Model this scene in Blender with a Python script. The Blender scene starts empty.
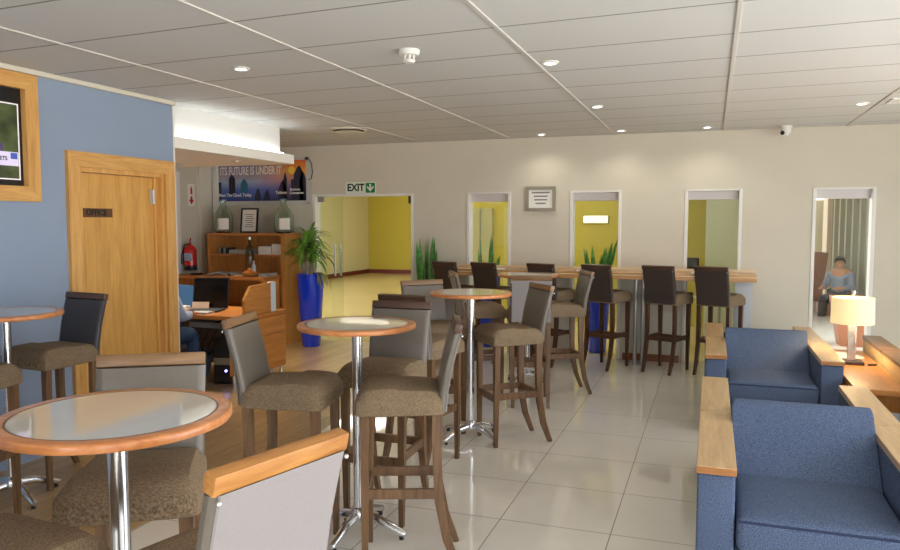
import bpy, bmesh, math, random
from mathutils import Vector, Matrix
PI = math.pi
random.seed(7)
sc = bpy.context.scene
COL = sc.collection

# ------------------------------------------------------------------ materials
def lin(c):
    c = c / 255.0
    return c / 12.92 if c <= 0.04045 else ((c + 0.055) / 1.055) ** 2.4
def rgb(r, g, b): return (lin(r), lin(g), lin(b), 1.0)

class NT:
    def __init__(s, name):
        m = bpy.data.materials.new(name); m.use_nodes = True
        s.m = m; s.t = m.node_tree; s.b = s.t.nodes['Principled BSDF']
    def n(s, kind, **kw):
        x = s.t.nodes.new(kind)
        for k, v in kw.items():
            if k in x.inputs: x.inputs[k].default_value = v
            else: setattr(x, k, v)
        return x
    def l(s, a, b): s.t.links.new(a, b)
    def coord(s, scale=(1, 1, 1), rot=(0, 0, 0), loc=(0, 0, 0)):
        tc = s.n('ShaderNodeTexCoord'); mp = s.n('ShaderNodeMapping')
        mp.inputs['Scale'].default_value = scale
        mp.inputs['Rotation'].default_value = rot
        mp.inputs['Location'].default_value = loc
        s.l(tc.outputs['Object'], mp.inputs['Vector'])
        return mp.outputs['Vector']
    def ramp(s, fac, stops):
        r = s.n('ShaderNodeValToRGB'); e = r.color_ramp.elements
        e[0].position, e[0].color = stops[0]
        e[1].position, e[1].color = stops[-1]
        for p, c in stops[1:-1]:
            x = e.new(p); x.color = c
        s.l(fac, r.inputs['Fac'])
        return r.outputs['Color']
    def bump(s, h, strength=0.2, dist=0.002):
        b = s.n('ShaderNodeBump'); b.inputs['Strength'].default_value = strength
        b.inputs['Distance'].default_value = dist
        s.l(h, b.inputs['Height']); s.l(b.outputs['Normal'], s.b.inputs['Normal'])

def plain(name, col, rough=0.5, metal=0.0, spec=None, noise=0.0, nscale=30, coat=0.0):
    k = NT(name)
    k.b.inputs['Roughness'].default_value = rough
    k.b.inputs['Metallic'].default_value = metal
    if spec is not None: k.b.inputs['Specular IOR Level'].default_value = spec
    if coat: k.b.inputs['Coat Weight'].default_value = coat; k.b.inputs['Coat Roughness'].default_value = 0.05
    if noise:
        v = k.coord(); nz = k.n('ShaderNodeTexNoise', Scale=nscale, Detail=4.0)
        k.l(v, nz.inputs['Vector'])
        a = tuple(c * (1 - noise) for c in col[:3]) + (1,); b = tuple(min(1, c * (1 + noise)) for c in col[:3]) + (1,)
        k.l(k.ramp(nz.outputs['Fac'], [(0.3, a), (0.7, b)]), k.b.inputs['Base Color'])
    else:
        k.b.inputs['Base Color'].default_value = col
    return k.m

def wood(name, c1, c2, axis='x', rough=0.35, scale=1.0, coat=0.0):
    """oak-like grain running along the given local axis"""
    k = NT(name)
    sx = {'x': (1.2, 14, 14), 'y': (14, 1.2, 14), 'z': (14, 14, 1.2)}[axis]
    v = k.coord(scale=tuple(q * scale for q in sx))
    n1 = k.n('ShaderNodeTexNoise', Scale=1.6, Detail=6.0, Roughness=0.65, Distortion=0.6)
    k.l(v, n1.inputs['Vector'])
    n2 = k.n('ShaderNodeTexNoise', Scale=6.0, Detail=3.0, Roughness=0.5)
    k.l(v, n2.inputs['Vector'])
    mx = k.n('ShaderNodeMath', operation='MULTIPLY_ADD'); mx.inputs[1].default_value = 0.35
    k.l(n2.outputs['Fac'], mx.inputs[0]); k.l(n1.outputs['Fac'], mx.inputs[2])
    k.l(k.ramp(mx.outputs[0], [(0.45, c1), (0.88, c2)]), k.b.inputs['Base Color'])
    k.b.inputs['Roughness'].default_value = rough
    if coat: k.b.inputs['Coat Weight'].default_value = coat; k.b.inputs['Coat Roughness'].default_value = 0.08
    k.bump(n1.outputs['Fac'], 0.06)
    return k.m

def weave(name, c1, c2, sx=420, sy=90, rough=0.9):
    k = NT(name)
    v = k.coord(scale=(sy, sx, sy))
    n1 = k.n('ShaderNodeTexNoise', Scale=1.0, Detail=2.0, Roughness=0.6); k.l(v, n1.inputs['Vector'])
    v2 = k.coord(scale=(sx, sy, sx))
    n2 = k.n('ShaderNodeTexNoise', Scale=1.0, Detail=2.0, Roughness=0.6); k.l(v2, n2.inputs['Vector'])
    a = k.n('ShaderNodeMath', operation='MULTIPLY'); a.inputs[1].default_value = 0.3; k.l(n2.outputs['Fac'], a.inputs[0])
    h = k.n('ShaderNodeMath', operation='MULTIPLY_ADD'); h.inputs[1].default_value = 0.7; k.l(n1.outputs['Fac'], h.inputs[0]); k.l(a.outputs[0], h.inputs[2])
    k.l(k.ramp(h.outputs[0], [(0.36, c1), (0.64, c2)]), k.b.inputs['Base Color'])
    k.b.inputs['Roughness'].default_value = rough
    k.b.inputs['Specular IOR Level'].default_value = 0.2
    k.bump(h.outputs[0], 0.35, 0.002)
    return k.m

def emit(name, col, strength):
    k = NT(name)
    k.b.inputs['Base Color'].default_value = col
    k.b.inputs['Emission Color'].default_value = col
    k.b.inputs['Emission Strength'].default_value = strength
    return k.m

def glass(name, col=(1, 1, 1, 1), rough=0.0, refl=1.0):
    """clear architectural glass: tinted transparency plus a fresnel reflection"""
    m = bpy.data.materials.new(name); m.use_nodes = True; t = m.node_tree; t.nodes.clear()
    o = t.nodes.new('ShaderNodeOutputMaterial'); mix = t.nodes.new('ShaderNodeMixShader')
    tr = t.nodes.new('ShaderNodeBsdfTransparent'); gl = t.nodes.new('ShaderNodeBsdfGlossy')
    lw = t.nodes.new('ShaderNodeLayerWeight'); lw.inputs['Blend'].default_value = 0.5
    pw = t.nodes.new('ShaderNodeMath'); pw.operation = 'POWER'; pw.inputs[1].default_value = 4.0
    fr = t.nodes.new('ShaderNodeMath'); fr.operation = 'MULTIPLY_ADD'; fr.inputs[1].default_value = 0.6; fr.inputs[2].default_value = 0.025
    t.links.new(lw.outputs['Facing'], pw.inputs[0]); t.links.new(pw.outputs[0], fr.inputs[0])
    tr.inputs['Color'].default_value = col; gl.inputs['Roughness'].default_value = rough
    gl.inputs['Color'].default_value = (refl, refl, refl, 1)
    t.links.new(fr.outputs[0], mix.inputs[0]); t.links.new(tr.outputs[0], mix.inputs[1])
    t.links.new(gl.outputs[0], mix.inputs[2]); t.links.new(mix.outputs[0], o.inputs['Surface'])
    return m

def tile_floor():
    k = NT('porcelain floor tiles')
    v = k.coord(loc=(1.06, -3.83, 0))
    sep = k.n('ShaderNodeSeparateXYZ'); k.l(v, sep.inputs[0])
    masks = []
    for ax, per in (('X', 0.598), ('Y', 0.615)):
        d = k.n('ShaderNodeMath', operation='DIVIDE'); d.inputs[1].default_value = per; k.l(sep.outputs[ax], d.inputs[0])
        a = k.n('ShaderNodeMath', operation='ADD'); a.inputs[1].default_value = 0.5; k.l(d.outputs[0], a.inputs[0])
        f = k.n('ShaderNodeMath', operation='FRACT'); k.l(a.outputs[0], f.inputs[0])
        s_ = k.n('ShaderNodeMath', operation='SUBTRACT'); s_.inputs[1].default_value = 0.5; k.l(f.outputs[0], s_.inputs[0])
        ab = k.n('ShaderNodeMath', operation='ABSOLUTE'); k.l(s_.outputs[0], ab.inputs[0])
        lt = k.n('ShaderNodeMath', operation='LESS_THAN'); lt.inputs[1].default_value = 0.0045; k.l(ab.outputs[0], lt.inputs[0])
        masks.append(lt)
    mx = k.n('ShaderNodeMath', operation='MAXIMUM'); k.l(masks[0].outputs[0], mx.inputs[0]); k.l(masks[1].outputs[0], mx.inputs[1])
    nz = k.n('ShaderNodeTexNoise', Scale=1.2, Detail=5.0); k.l(v, nz.inputs['Vector'])
    base = k.ramp(nz.outputs['Fac'], [(0.3, rgb(226, 220, 209)), (0.7, rgb(236, 231, 221))])
    mc = k.n('ShaderNodeMix', data_type='RGBA'); k.l(mx.outputs[0], mc.inputs['Factor'])
    k.l(base, mc.inputs['A']); mc.inputs['B'].default_value = rgb(120, 110, 98)
    k.l(mc.outputs['Result'], k.b.inputs['Base Color'])
    r = k.n('ShaderNodeMath', operation='MULTIPLY_ADD'); r.inputs[1].default_value = 0.5; r.inputs[2].default_value = 0.05
    k.l(mx.outputs[0], r.inputs[0]); k.l(r.outputs[0], k.b.inputs['Roughness'])
    k.b.inputs['Specular IOR Level'].default_value = 0.9
    return k.m

def plank_floor():
    k = NT('laminate plank floor')
    v = k.coord(rot=(0, 0, PI / 2))
    br = k.n('ShaderNodeTexBrick', Scale=1.0)
    br.inputs['Brick Width'].default_value = 1.2; br.inputs['Row Height'].default_value = 0.13
    br.inputs['Mortar Size'].default_value = 0.002; br.inputs['Color1'].default_value = rgb(190, 158, 112)
    br.inputs['Color2'].default_value = rgb(168, 136, 92); br.inputs['Mortar'].default_value = rgb(84, 58, 36)
    k.l(v, br.inputs['Vector'])
    v2 = k.coord(scale=(16, 1.4, 1))
    nz = k.n('ShaderNodeTexNoise', Scale=2.2, Detail=5.0, Roughness=0.65); k.l(v2, nz.inputs['Vector'])
    g = k.ramp(nz.outputs['Fac'], [(0.3, (0.72, 0.72, 0.72, 1)), (0.7, (1.1, 1.1, 1.1, 1))])
    mm = k.n('ShaderNodeMix', data_type='RGBA', blend_type='MULTIPLY'); mm.inputs['Factor'].default_value = 1.0
    k.l(br.outputs['Color'], mm.inputs['A']); k.l(g, mm.inputs['B'])
    k.l(mm.outputs['Result'], k.b.inputs['Base Color'])
    k.b.inputs['Roughness'].default_value = 0.28
    return k.m

def ceiling_mat():
    k = NT('ceiling tiles')
    tc = k.n('ShaderNodeTexCoord'); sep = k.n('ShaderNodeSeparateXYZ'); k.l(tc.outputs['Object'], sep.inputs[0])
    # transverse joints follow a barely skewed line, as the installed tiles do
    sk = k.n('ShaderNodeMath', operation='MULTIPLY_ADD'); sk.inputs[1].default_value = 0.055
    k.l(sep.outputs['X'], sk.inputs[0]); k.l(sep.outputs['Y'], sk.inputs[2])
    def line(sock, off, per, w):
        a = k.n('ShaderNodeMath', operation='MULTIPLY_ADD'); a.inputs[1].default_value = 1 / per; a.inputs[2].default_value = -off / per + 0.5
        k.l(sock, a.inputs[0]); f = k.n('ShaderNodeMath', operation='FRACT'); k.l(a.outputs[0], f.inputs[0])
        s_ = k.n('ShaderNodeMath', operation='SUBTRACT'); s_.inputs[1].default_value = 0.5; k.l(f.outputs[0], s_.inputs[0])
        ab = k.n('ShaderNodeMath', operation='ABSOLUTE'); k.l(s_.outputs[0], ab.inputs[0])
        lt = k.n('ShaderNodeMath', operation='LESS_THAN'); lt.inputs[1].default_value = w / per; k.l(ab.outputs[0], lt.inputs[0])
        return lt.outputs[0]
    ty = line(sk.outputs[0], 3.765, 0.618, 0.008)
    nz = k.n('ShaderNodeTexNoise', Scale=180.0, Detail=3.0); k.l(tc.outputs['Object'], nz.inputs['Vector'])
    base = k.ramp(nz.outputs['Fac'], [(0.35, rgb(206, 206, 204)), (0.65, rgb(216, 216, 214))])
    mc = k.n('ShaderNodeMix', data_type='RGBA'); k.l(ty, mc.inputs['Factor']); k.l(base, mc.inputs['A'])
    mc.inputs['B'].default_value = rgb(140, 138, 134)
    k.l(mc.outputs['Result'], k.b.inputs['Base Color'])
    k.b.inputs['Roughness'].default_value = 0.85
    k.bump(nz.outputs['Fac'], 0.1, 0.001)
    return k.m

M = {}
M['ceiling'] = ceiling_mat()
M['tile'] = tile_floor()
M['plank'] = plank_floor()
M['blue_wall'] = plain('slate blue wall paint', rgb(146, 162, 186), 0.7, noise=0.02, nscale=3)
M['beige'] = plain('beige wall paint', rgb(210, 204, 188), 0.75, noise=0.02, nscale=3)
M['white'] = plain('white paint', rgb(232, 231, 226), 0.5)
M['soffit'] = plain('ivory soffit paint', rgb(248, 246, 238), 0.6)
M['trim_cream'] = plain('cream trim paint', rgb(222, 216, 200), 0.6)
M['yellow'] = plain('mustard yellow wall paint', rgb(184, 168, 56), 0.7, noise=0.02, nscale=2)
M['pale_yellow'] = plain('pale yellow wall paint', rgb(226, 221, 186), 0.7)
M['pale_green'] = plain('frosted pale green panel', rgb(205, 208, 168), 0.5)
M['red_skirt'] = plain('dark red skirting', rgb(110, 40, 28), 0.5)
M['brown_skirt'] = wood('brown skirting', rgb(120, 68, 34), rgb(160, 98, 52), 'x')
M['corr_floor'] = plain('tan corridor tiles', rgb(214, 194, 140), 0.15, noise=0.04, nscale=1)
M['oak_z'] = wood('honey oak upright', rgb(198, 142, 72), rgb(232, 184, 112), 'z', 0.4)
M['oak_x'] = wood('honey oak across', rgb(198, 142, 72), rgb(232, 184, 112), 'x', 0.4)
M['oak_y'] = wood('honey oak lengthways', rgb(198, 142, 72), rgb(232, 184, 112), 'y', 0.4)
M['oak_door'] = wood('oak veneer', rgb(196, 142, 68), rgb(228, 178, 100), 'z', 0.4, 0.7)
M['desk_x'] = wood('reddish desk wood across', rgb(172, 104, 46), rgb(206, 136, 70), 'x', 0.3)
M['desk_y'] = wood('reddish desk wood lengthways', rgb(186, 118, 54), rgb(218, 152, 82), 'y', 0.3)
M['desk_z'] = wood('reddish desk wood upright', rgb(180, 116, 54), rgb(212, 150, 80), 'z', 0.3)
M['counter'] = wood('counter oak', rgb(172, 122, 70), rgb(212, 164, 104), 'x', 0.25, coat=0.3)
M['inlay'] = plain('pale counter inlay', rgb(228, 206, 168), 0.3)
M['rim'] = wood('orange table rim', rgb(188, 110, 58), rgb(222, 152, 94), 'x', 0.3, coat=0.3)
M['laminate'] = plain('pale laminate', rgb(214, 208, 196), 0.05, noise=0.02, nscale=8, coat=0.6)
M['chrome'] = plain('polished chrome', rgb(232, 234, 238), 0.2, 1.0)
M['steel'] = plain('brushed steel', rgb(180, 182, 184), 0.3, 1.0)
M['pewter'] = plain('pewter frame', rgb(170, 162, 146), 0.35, 0.6)
M['black'] = plain('black plastic', rgb(20, 20, 22), 0.35)
M['rubber'] = plain('black rubber', rgb(24, 24, 24), 0.7)
M['stool_wood'] = wood('stool walnut', rgb(72, 50, 33), rgb(130, 96, 63), 'z', 0.4)
M['stool_rail'] = wood('stool top rail', rgb(108, 78, 50), rgb(152, 116, 78), 'x', 0.35)
M['stool_rail_or'] = wood('stool honey top rail', rgb(156, 100, 46), rgb(206, 148, 80), 'x', 0.35)
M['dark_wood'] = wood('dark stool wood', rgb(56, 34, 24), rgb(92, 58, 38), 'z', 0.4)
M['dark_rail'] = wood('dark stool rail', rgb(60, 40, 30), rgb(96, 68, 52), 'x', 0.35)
M['vinyl'] = plain('grey vinyl', rgb(108, 100, 90), 0.36, noise=0.04, nscale=60)
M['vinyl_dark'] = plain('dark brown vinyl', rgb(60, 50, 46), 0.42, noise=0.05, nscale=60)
M['vinyl_black'] = plain('charcoal vinyl', rgb(58, 56, 60), 0.4)
M['vinyl_out'] = plain('pale grey back cloth', rgb(144, 138, 138), 0.6, noise=0.04, nscale=200)
M['seat'] = weave('brown tweed', rgb(92, 75, 58), rgb(156, 135, 108), 620, 110)
M['blue_fab'] = weave('blue upholstery', rgb(50, 64, 90), rgb(108, 122, 150), 300, 220)
M['piping'] = plain('dark blue piping', rgb(36, 48, 78), 0.8)
M['cap_wood'] = wood('blond arm cap', rgb(184, 146, 100), rgb(216, 182, 136), 'y', 0.3)
M['cap_edge'] = wood('arm cap edge', rgb(150, 96, 48), rgb(190, 130, 74), 'x', 0.35)
M['partition'] = plain('cream partition board', rgb(232, 206, 156), 0.6)
M['pot'] = plain('cobalt blue glaze', rgb(24, 66, 232), 0.16, coat=0.6)
M['soil'] = plain('potting soil', rgb(50, 38, 28), 0.95, noise=0.4, nscale=60)
M['leaf'] = plain('green leaf', rgb(120, 166, 66), 0.45, noise=0.35, nscale=14)
M['leaf_dark'] = plain('deep green leaf', rgb(74, 140, 56), 0.45, noise=0.45, nscale=18)
M['bark'] = plain('pale cane bark', rgb(168, 160, 132), 0.8, noise=0.2, nscale=40)
M['glass'] = glass('clear window glass', (0.97, 0.98, 0.96, 1))
M['door_glass'] = glass('clear door glass', (0.93, 0.96, 0.9, 1))
M['bottle_glass'] = plain('pale green bottle glass', (0.82, 0.93, 0.87, 1), 0.02)
M['bottle_glass'].node_tree.nodes['Principled BSDF'].inputs['Transmission Weight'].default_value = 1.0
M['dark_glass'] = glass('dark bottle glass', (0.62, 0.63, 0.56, 1), 0.02)
M['glass_edge'] = plain('green glass edge', rgb(120, 150, 90), 0.2)
M['paper'] = plain('white paper', rgb(238, 236, 230), 0.8)
M['grey_paper'] = plain('grey newsprint', rgb(166, 166, 164), 0.85, noise=0.25, nscale=40)
M['ink'] = plain('dark ink', rgb(40, 38, 44), 0.7)
M['ink_soft'] = plain('soft grey ink', rgb(110, 110, 116), 0.8)
M['sign_white'] = plain('pale sign face', rgb(226, 236, 222), 0.5)
M['sign_green'] = plain('sign green', rgb(12, 120, 70), 0.5)
M['sign_ink'] = plain('dark green lettering', rgb(24, 56, 42), 0.5)
M['red'] = plain('gloss red', rgb(200, 24, 18), 0.25, coat=0.4)
M['sign_red'] = plain('sign red', rgb(196, 36, 40), 0.5)
M['plaque'] = plain('bronze plaque', rgb(104, 70, 44), 0.4, 0.2)
M['plaque_ink'] = plain('black plaque lettering', rgb(8, 8, 8), 0.4)
M['downlight'] = emit('downlight lens', (1.0, 0.98, 0.94, 1), 6.0)
M['cove'] = emit('cove light strip', (0.93, 0.97, 1.0, 1), 4.5)
M['fill_glow'] = emit('added corridor fill glow', (1.0, 0.98, 0.92, 1), 8.0)
M['light_reflection'] = emit('reflected light glow', (1.0, 0.93, 0.45, 1), 0.95)
_k = NT('lit lamp shade'); _k.b.inputs['Base Color'].default_value = rgb(206, 190, 150); _k.b.inputs['Roughness'].default_value = 0.8
_k.b.inputs['Emission Color'].default_value = (1.0, 0.78, 0.38, 1); _k.b.inputs['Emission Strength'].default_value = 0.42
M['shade'] = _k.m
M['led'] = emit('blue power light', (0.15, 0.15, 1.0, 1), 12.0)
M['acrylic'] = plain('smoky clear stem', rgb(200, 196, 192), 0.1, 0.7)
M['jeans'] = plain('blue denim', rgb(44, 66, 98), 0.9, noise=0.15, nscale=80)
M['skin'] = plain('skin', rgb(176, 124, 92), 0.55)
M['shirt'] = plain('pale blue shirt', rgb(150, 164, 190), 0.85)
M['shirt_grey'] = plain('grey blue shirt', rgb(128, 136, 156), 0.85)
M['hair'] = plain('dark hair', rgb(40, 34, 30), 0.7)
M['blind'] = plain('grey green vertical blinds', rgb(150, 148, 128), 0.8, noise=0.05, nscale=4)
M['column'] = plain('pale pink column', rgb(222, 204, 186), 0.7)
M['terracotta'] = plain('rust brown planter', rgb(150, 88, 52), 0.6)
M['orange'] = plain('orange fruit', rgb(226, 140, 50), 0.5)
M['cyan_folder'] = plain('blue folder', rgb(70, 130, 200), 0.5)
M['cloth_blue'] = plain('pale blue cloth', rgb(130, 160, 200), 0.9)
M['label_blue'] = plain('blue and white label', rgb(170, 190, 225), 0.5)
M['bag'] = plain('slate grey bag', rgb(96, 112, 134), 0.6)

# ------------------------------------------------------------------ mesh kit
class MB:
    def __init__(s): s.bm = bmesh.new()
    def box(s, x0, x1, y0, y1, z0, z1, bev=0.0, mat=None, seg=2):
        r = bmesh.ops.create_cube(s.bm, size=1.0); vs = r['verts']
        for v in vs:
            v.co = Vector(((x0 + x1) / 2 + v.co.x * (x1 - x0), (y0 + y1) / 2 + v.co.y * (y1 - y0), (z0 + z1) / 2 + v.co.z * (z1 - z0)))
        if bev > 0:
            es = list({e for v in vs for e in v.link_edges})
            r = bmesh.ops.bevel(s.bm, geom=es, offset=bev, segments=seg, affect='EDGES', profile=0.5)
            vs = list({v for f in r['faces'] for v in f.verts} | {v for v in vs if v.is_valid})
        if mat is not None:
            for v in vs: v.co = mat @ v.co
        return s
    def prism(s, poly, axis, a, b):
        """extrude a 2-D polygon along an axis: 'x' polygon in (y,z), 'y' in (x,z), 'z' in (x,y)"""
        def P(p, t):
            return {'x': (t, p[0], p[1]), 'y': (p[0], t, p[1]), 'z': (p[0], p[1], t)}[axis]
        A = [s.bm.verts.new(P(p, a)) for p in poly]; B = [s.bm.verts.new(P(p, b)) for p in poly]
        n = len(poly); s.bm.faces.new(A); s.bm.faces.new(B[::-1])
        for i in range(n): s.bm.faces.new((A[i], B[i], B[(i + 1) % n], A[(i + 1) % n]))
        return s
    def tube(s, pts, rad, n=12, caps=True):
        pts = [Vector(p) for p in pts]; rs = rad if isinstance(rad, (list, tuple)) else [rad] * len(pts)
        rings = []; ref = None
        for i, p in enumerate(pts):
            d = (pts[min(i + 1, len(pts) - 1)] - pts[max(i - 1, 0)]).normalized()
            if ref is None: ref = Vector((0, 0, 1)) if abs(d.z) < 0.9 else Vector((1, 0, 0))
            u = (ref - d * ref.dot(d)).normalized(); w = d.cross(u); ref = u
            rings.append([s.bm.verts.new(p + (u * math.cos(2 * PI * k / n) + w * math.sin(2 * PI * k / n)) * rs[i]) for k in range(n)])
        for a, b in zip(rings, rings[1:]):
            for k in range(n): s.bm.faces.new((a[k], a[(k + 1) % n], b[(k + 1) % n], b[k]))
        if caps: s.bm.faces.new(rings[0][::-1]); s.bm.faces.new(rings[-1])
        return s
    def sweep(s, pts, w, d, side=(1, 0, 0)):
        """rectangular bar through points; width w along side, depth d across"""
        pts = [Vector(p) for p in pts]; side = Vector(side); rings = []
        ws = w if isinstance(w, (list, tuple)) else [w] * len(pts); ds = d if isinstance(d, (list, tuple)) else [d] * len(pts)
        for i, p in enumerate(pts):
            t = (pts[min(i + 1, len(pts) - 1)] - pts[max(i - 1, 0)]).normalized()
            o = t.cross(side).normalized()
            rings.append([s.bm.verts.new(p + side * a * ws[i] / 2 + o * b * ds[i] / 2) for a, b in ((-1, -1), (1, -1), (1, 1), (-1, 1))])
        for a, b in zip(rings, rings[1:]):
            for k in range(4): s.bm.faces.new((a[k], a[(k + 1) % 4], b[(k + 1) % 4], b[k]))
        s.bm.faces.new(rings[0][::-1]); s.bm.faces.new(rings[-1])
        return s
    def lathe(s, prof, n=40, c=(0, 0, 0)):
        rings = []
        for r, z in prof:
            rings.append([s.bm.verts.new((c[0] + r * math.cos(2 * PI * k / n), c[1] + r * math.sin(2 * PI * k / n), c[2] + z)) for k in range(n)] if r > 1e-6
                         else [s.bm.verts.new((c[0], c[1], c[2] + z))])
        for a, b in zip(rings, rings[1:]):
            if len(a) == 1 and len(b) == 1: continue
            for k in range(n):
                if len(a) == 1: s.bm.faces.new((a[0], b[(k + 1) % n], b[k]))
                elif len(b) == 1: s.bm.faces.new((a[k], a[(k + 1) % n], b[0]))
                else: s.bm.faces.new((a[k], a[(k + 1) % n], b[(k + 1) % n], b[k]))
        return s
    def ball(s, c, r, sc_=(1, 1, 1), n=14):
        q = bmesh.ops.create_uvsphere(s.bm, u_segments=n * 2, v_segments=n, radius=r)
        for v in q['verts']: v.co = Vector((c[0] + v.co.x * sc_[0], c[1] + v.co.y * sc_[1], c[2] + v.co.z * sc_[2]))
        return s
    def blade(s, base, d, up, length, width, droop, n=7, fold=0.15, roll=0.0):
        """a leaf: arcs from base along d, folded along its middle"""
        d = Vector(d).normalized(); p = Vector(base); up = Vector(up)
        sd = d.cross(up)
        if sd.length < 1e-3: sd = Vector((1, 0, 0))
        sd.normalize(); prev = None
        if roll: sd = Matrix.Rotation(roll, 3, d) @ sd
        for i in range(n + 1):
            t = i / n
            w = width * (0.45 + 0.55 * math.sin(PI * min(1, 0.25 + t * 0.55))) * (1 - max(0, t - 0.55) ** 1.6 * 3.55)
            w = max(w, 0.0008)
            nrm = sd.cross(d).normalized()
            cur = [s.bm.verts.new(p - sd * w / 2 + nrm * w * fold), s.bm.verts.new(p), s.bm.verts.new(p + sd * w / 2 + nrm * w * fold)]
            if prev:
                s.bm.faces.new((prev[0], prev[1], cur[1], cur[0])); s.bm.faces.new((prev[1], prev[2], cur[2], cur[1]))
            prev = cur
            p = p + d * (length / n)
            d = (d + Vector((0, 0, -droop / n))).normalized()
        return s
    def build(s, name, mat, parent=None, smooth=False, loc=None, rot=None):
        bmesh.ops.recalc_face_normals(s.bm, faces=s.bm.faces)
        me = bpy.data.meshes.new(name); s.bm.to_mesh(me); s.bm.free()
        if smooth:
            for p in me.polygons: p.use_smooth = True
            try: me.set_sharp_from_angle(angle=math.radians(40))
            except Exception: pass
        me.materials.append(mat)
        o = bpy.data.objects.new(name, me); COL.objects.link(o)
        if parent: o.parent = parent
        if loc: o.location = loc
        if rot is not None: o.rotation_euler = rot
        return o

def tag(o, label, cat, group=None):
    o['label'] = label; o['category'] = cat
    if group: o['group'] = group
    return o
def thing(name, label, cat, loc=(0, 0, 0), rz=0.0, group=None):
    o = bpy.data.objects.new(name, None); o.empty_display_size = 0.1
    COL.objects.link(o); o.location = loc; o.rotation_euler = (0, 0, rz)
    return tag(o, label, cat, group)
def struct(mb, name, mat, parent=None, smooth=False):
    o = mb.build(name, mat, parent, smooth)
    if not parent: o['kind'] = 'structure'
    return o
def copy_tree(o, parent=None):
    c = o.copy(); COL.objects.link(c); c.parent = parent
    for ch in [x for x in bpy.data.objects if x.parent == o]: copy_tree(ch, c)
    return c
def text(name, body, size, mat, parent, loc, rot, align='CENTER', xs=1.0, ext=0.0008, bold=0.0, maxw=None):
    cu = bpy.data.curves.new(name, 'FONT'); cu.body = body; cu.size = size; cu.align_x = align; cu.align_y = 'CENTER'
    cu.extrude = ext; cu.offset = bold; cu.resolution_u = 3
    t = bpy.data.objects.new(name + '_curve', cu); COL.objects.link(t)
    bpy.context.view_layer.update()
    me = bpy.data.meshes.new_from_object(t.evaluated_get(bpy.context.evaluated_depsgraph_get()))
    bpy.data.objects.remove(t); bpy.data.curves.remove(cu)
    me.materials.clear(); me.materials.append(mat)
    if maxw:
        xsz = [v.co.x for v in me.vertices]; xs = maxw / (max(xsz) - min(xsz))
    for v in me.vertices: v.co.x *= xs
    o = bpy.data.objects.new(name, me); COL.objects.link(o); o.parent = parent; o.location = loc; o.rotation_euler = rot
    return o

# ------------------------------------------------------------------ the shell
CH = 2.65; YB = 8.9; XL = -4.35; XR = 3.6; YF = -3.0
o = struct(MB().box(-2.86, XR, YF, YB + 0.15, -0.1, 0), 'floor', M['tile'])
o = struct(MB().box(-6.9, -2.86, YF, YB + 0.15, -0.1, 0), 'floor_wood', M['plank'])
struct(MB().box(-6.9, XR, YF, YB + 0.15, CH, CH + 0.1), 'ceiling', M['ceiling'])
m = MB()
for x in (-3.54, -2.34, -1.09, 0.1, 1.33, 2.5):
    m.box(x - 0.012, x + 0.012, YF, YB, CH - 0.008, CH + 0.001, 0.002)
struct(m, 'trim_1', plain('ceiling rail', rgb(206, 204, 198), 0.6))

# blue wall with the doorway of the office
DY0, DY1, DZ = 4.20, 5.09, 2.03
struct(MB().box(XL - 0.15, XL, YF, DY0, 0, CH).box(XL - 0.15, XL, DY1, 5.225, 0, CH).box(XL - 0.15, XL, DY0, DY1, DZ, CH), 'wall_left', M['blue_wall'])
struct(MB().box(-6.9, XL - 0.15, 5.085, 5.225, 0, CH).box(XL - 0.15, XL + 0.002, 5.225, 5.245, 0, CH), 'wall_alcove_front', M['white'])
struct(MB().box(-6.9, -6.75, 5.225, YB + 0.15, 0, CH), 'wall_alcove_left', M['beige'])
struct(MB().box(-6.75, -6.715, 8.58, 8.86, 0, 2.62), 'trim_2', M['trim_cream'])
struct(MB().box(-6.7, -6.62, YB - 0.06, YB, 0, 2.62, 0.004).box(-6.75, -6.73, 7.95, 8.2, 0, 2.3), 'trim_3', M['white'])
struct(MB().box(XL, XL + 0.035, YF, 5.24, CH - 0.035, CH, 0.006), 'trim_4', M['trim_cream'])

# back wall, its openings (the exit and four windows)
OPEN = [(-5.12, -3.645, 2.0), (-2.916, -2.345, 2.0), (-1.612, -1.006, 2.0), (-0.298, 0.315, 2.0), (1.022, 1.628, 2.0)]
m = MB(); x = -6.9
for a, b, z in OPEN:
    m.box(x, a, YB, YB + 0.15, 0, CH).box(a, b, YB, YB + 0.15, z, CH); x = b
m.box(x, XR + 0.15, YB, YB + 0.15, 0, CH)
struct(m, 'wall_back', M['beige'])
m = MB()
for a, b in ((-3.62, -2.95), (-2.31, -1.645), (-0.97, -0.33), (0.35, 0.99)):
    m.box(a, b, YB - 0.018, YB, 0, 0.085, 0.004)
struct(m, 'baseboard_back', M['brown_skirt'])

for i, (a, b, z) in enumerate(OPEN[1:], 1):
    f = MB()
    f.box(a, a + 0.035, YB - 0.012, YB + 0.15, 0, z, 0.004).box(b - 0.035, b, YB - 0.012, YB + 0.15, 0, z, 0.004)
    f.box(a + 0.035, b - 0.035, YB - 0.012, YB + 0.15, z - 0.02, z, 0.003)
    w = struct(f, 'window_%d' % i, M['white'])
    MB().box(a + 0.035, b - 0.035, YB + 0.07, YB + 0.13, z - 0.115, z - 0.02, 0.004).build('head_rail', plain('lilac grey head rail %d' % i, rgb(208, 203, 204), 0.5), w)
    MB().box(a + 0.035, b - 0.035, YB + 0.1, YB + 0.106, 0.02, z - 0.115).build('pane', M['glass'], w)

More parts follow.
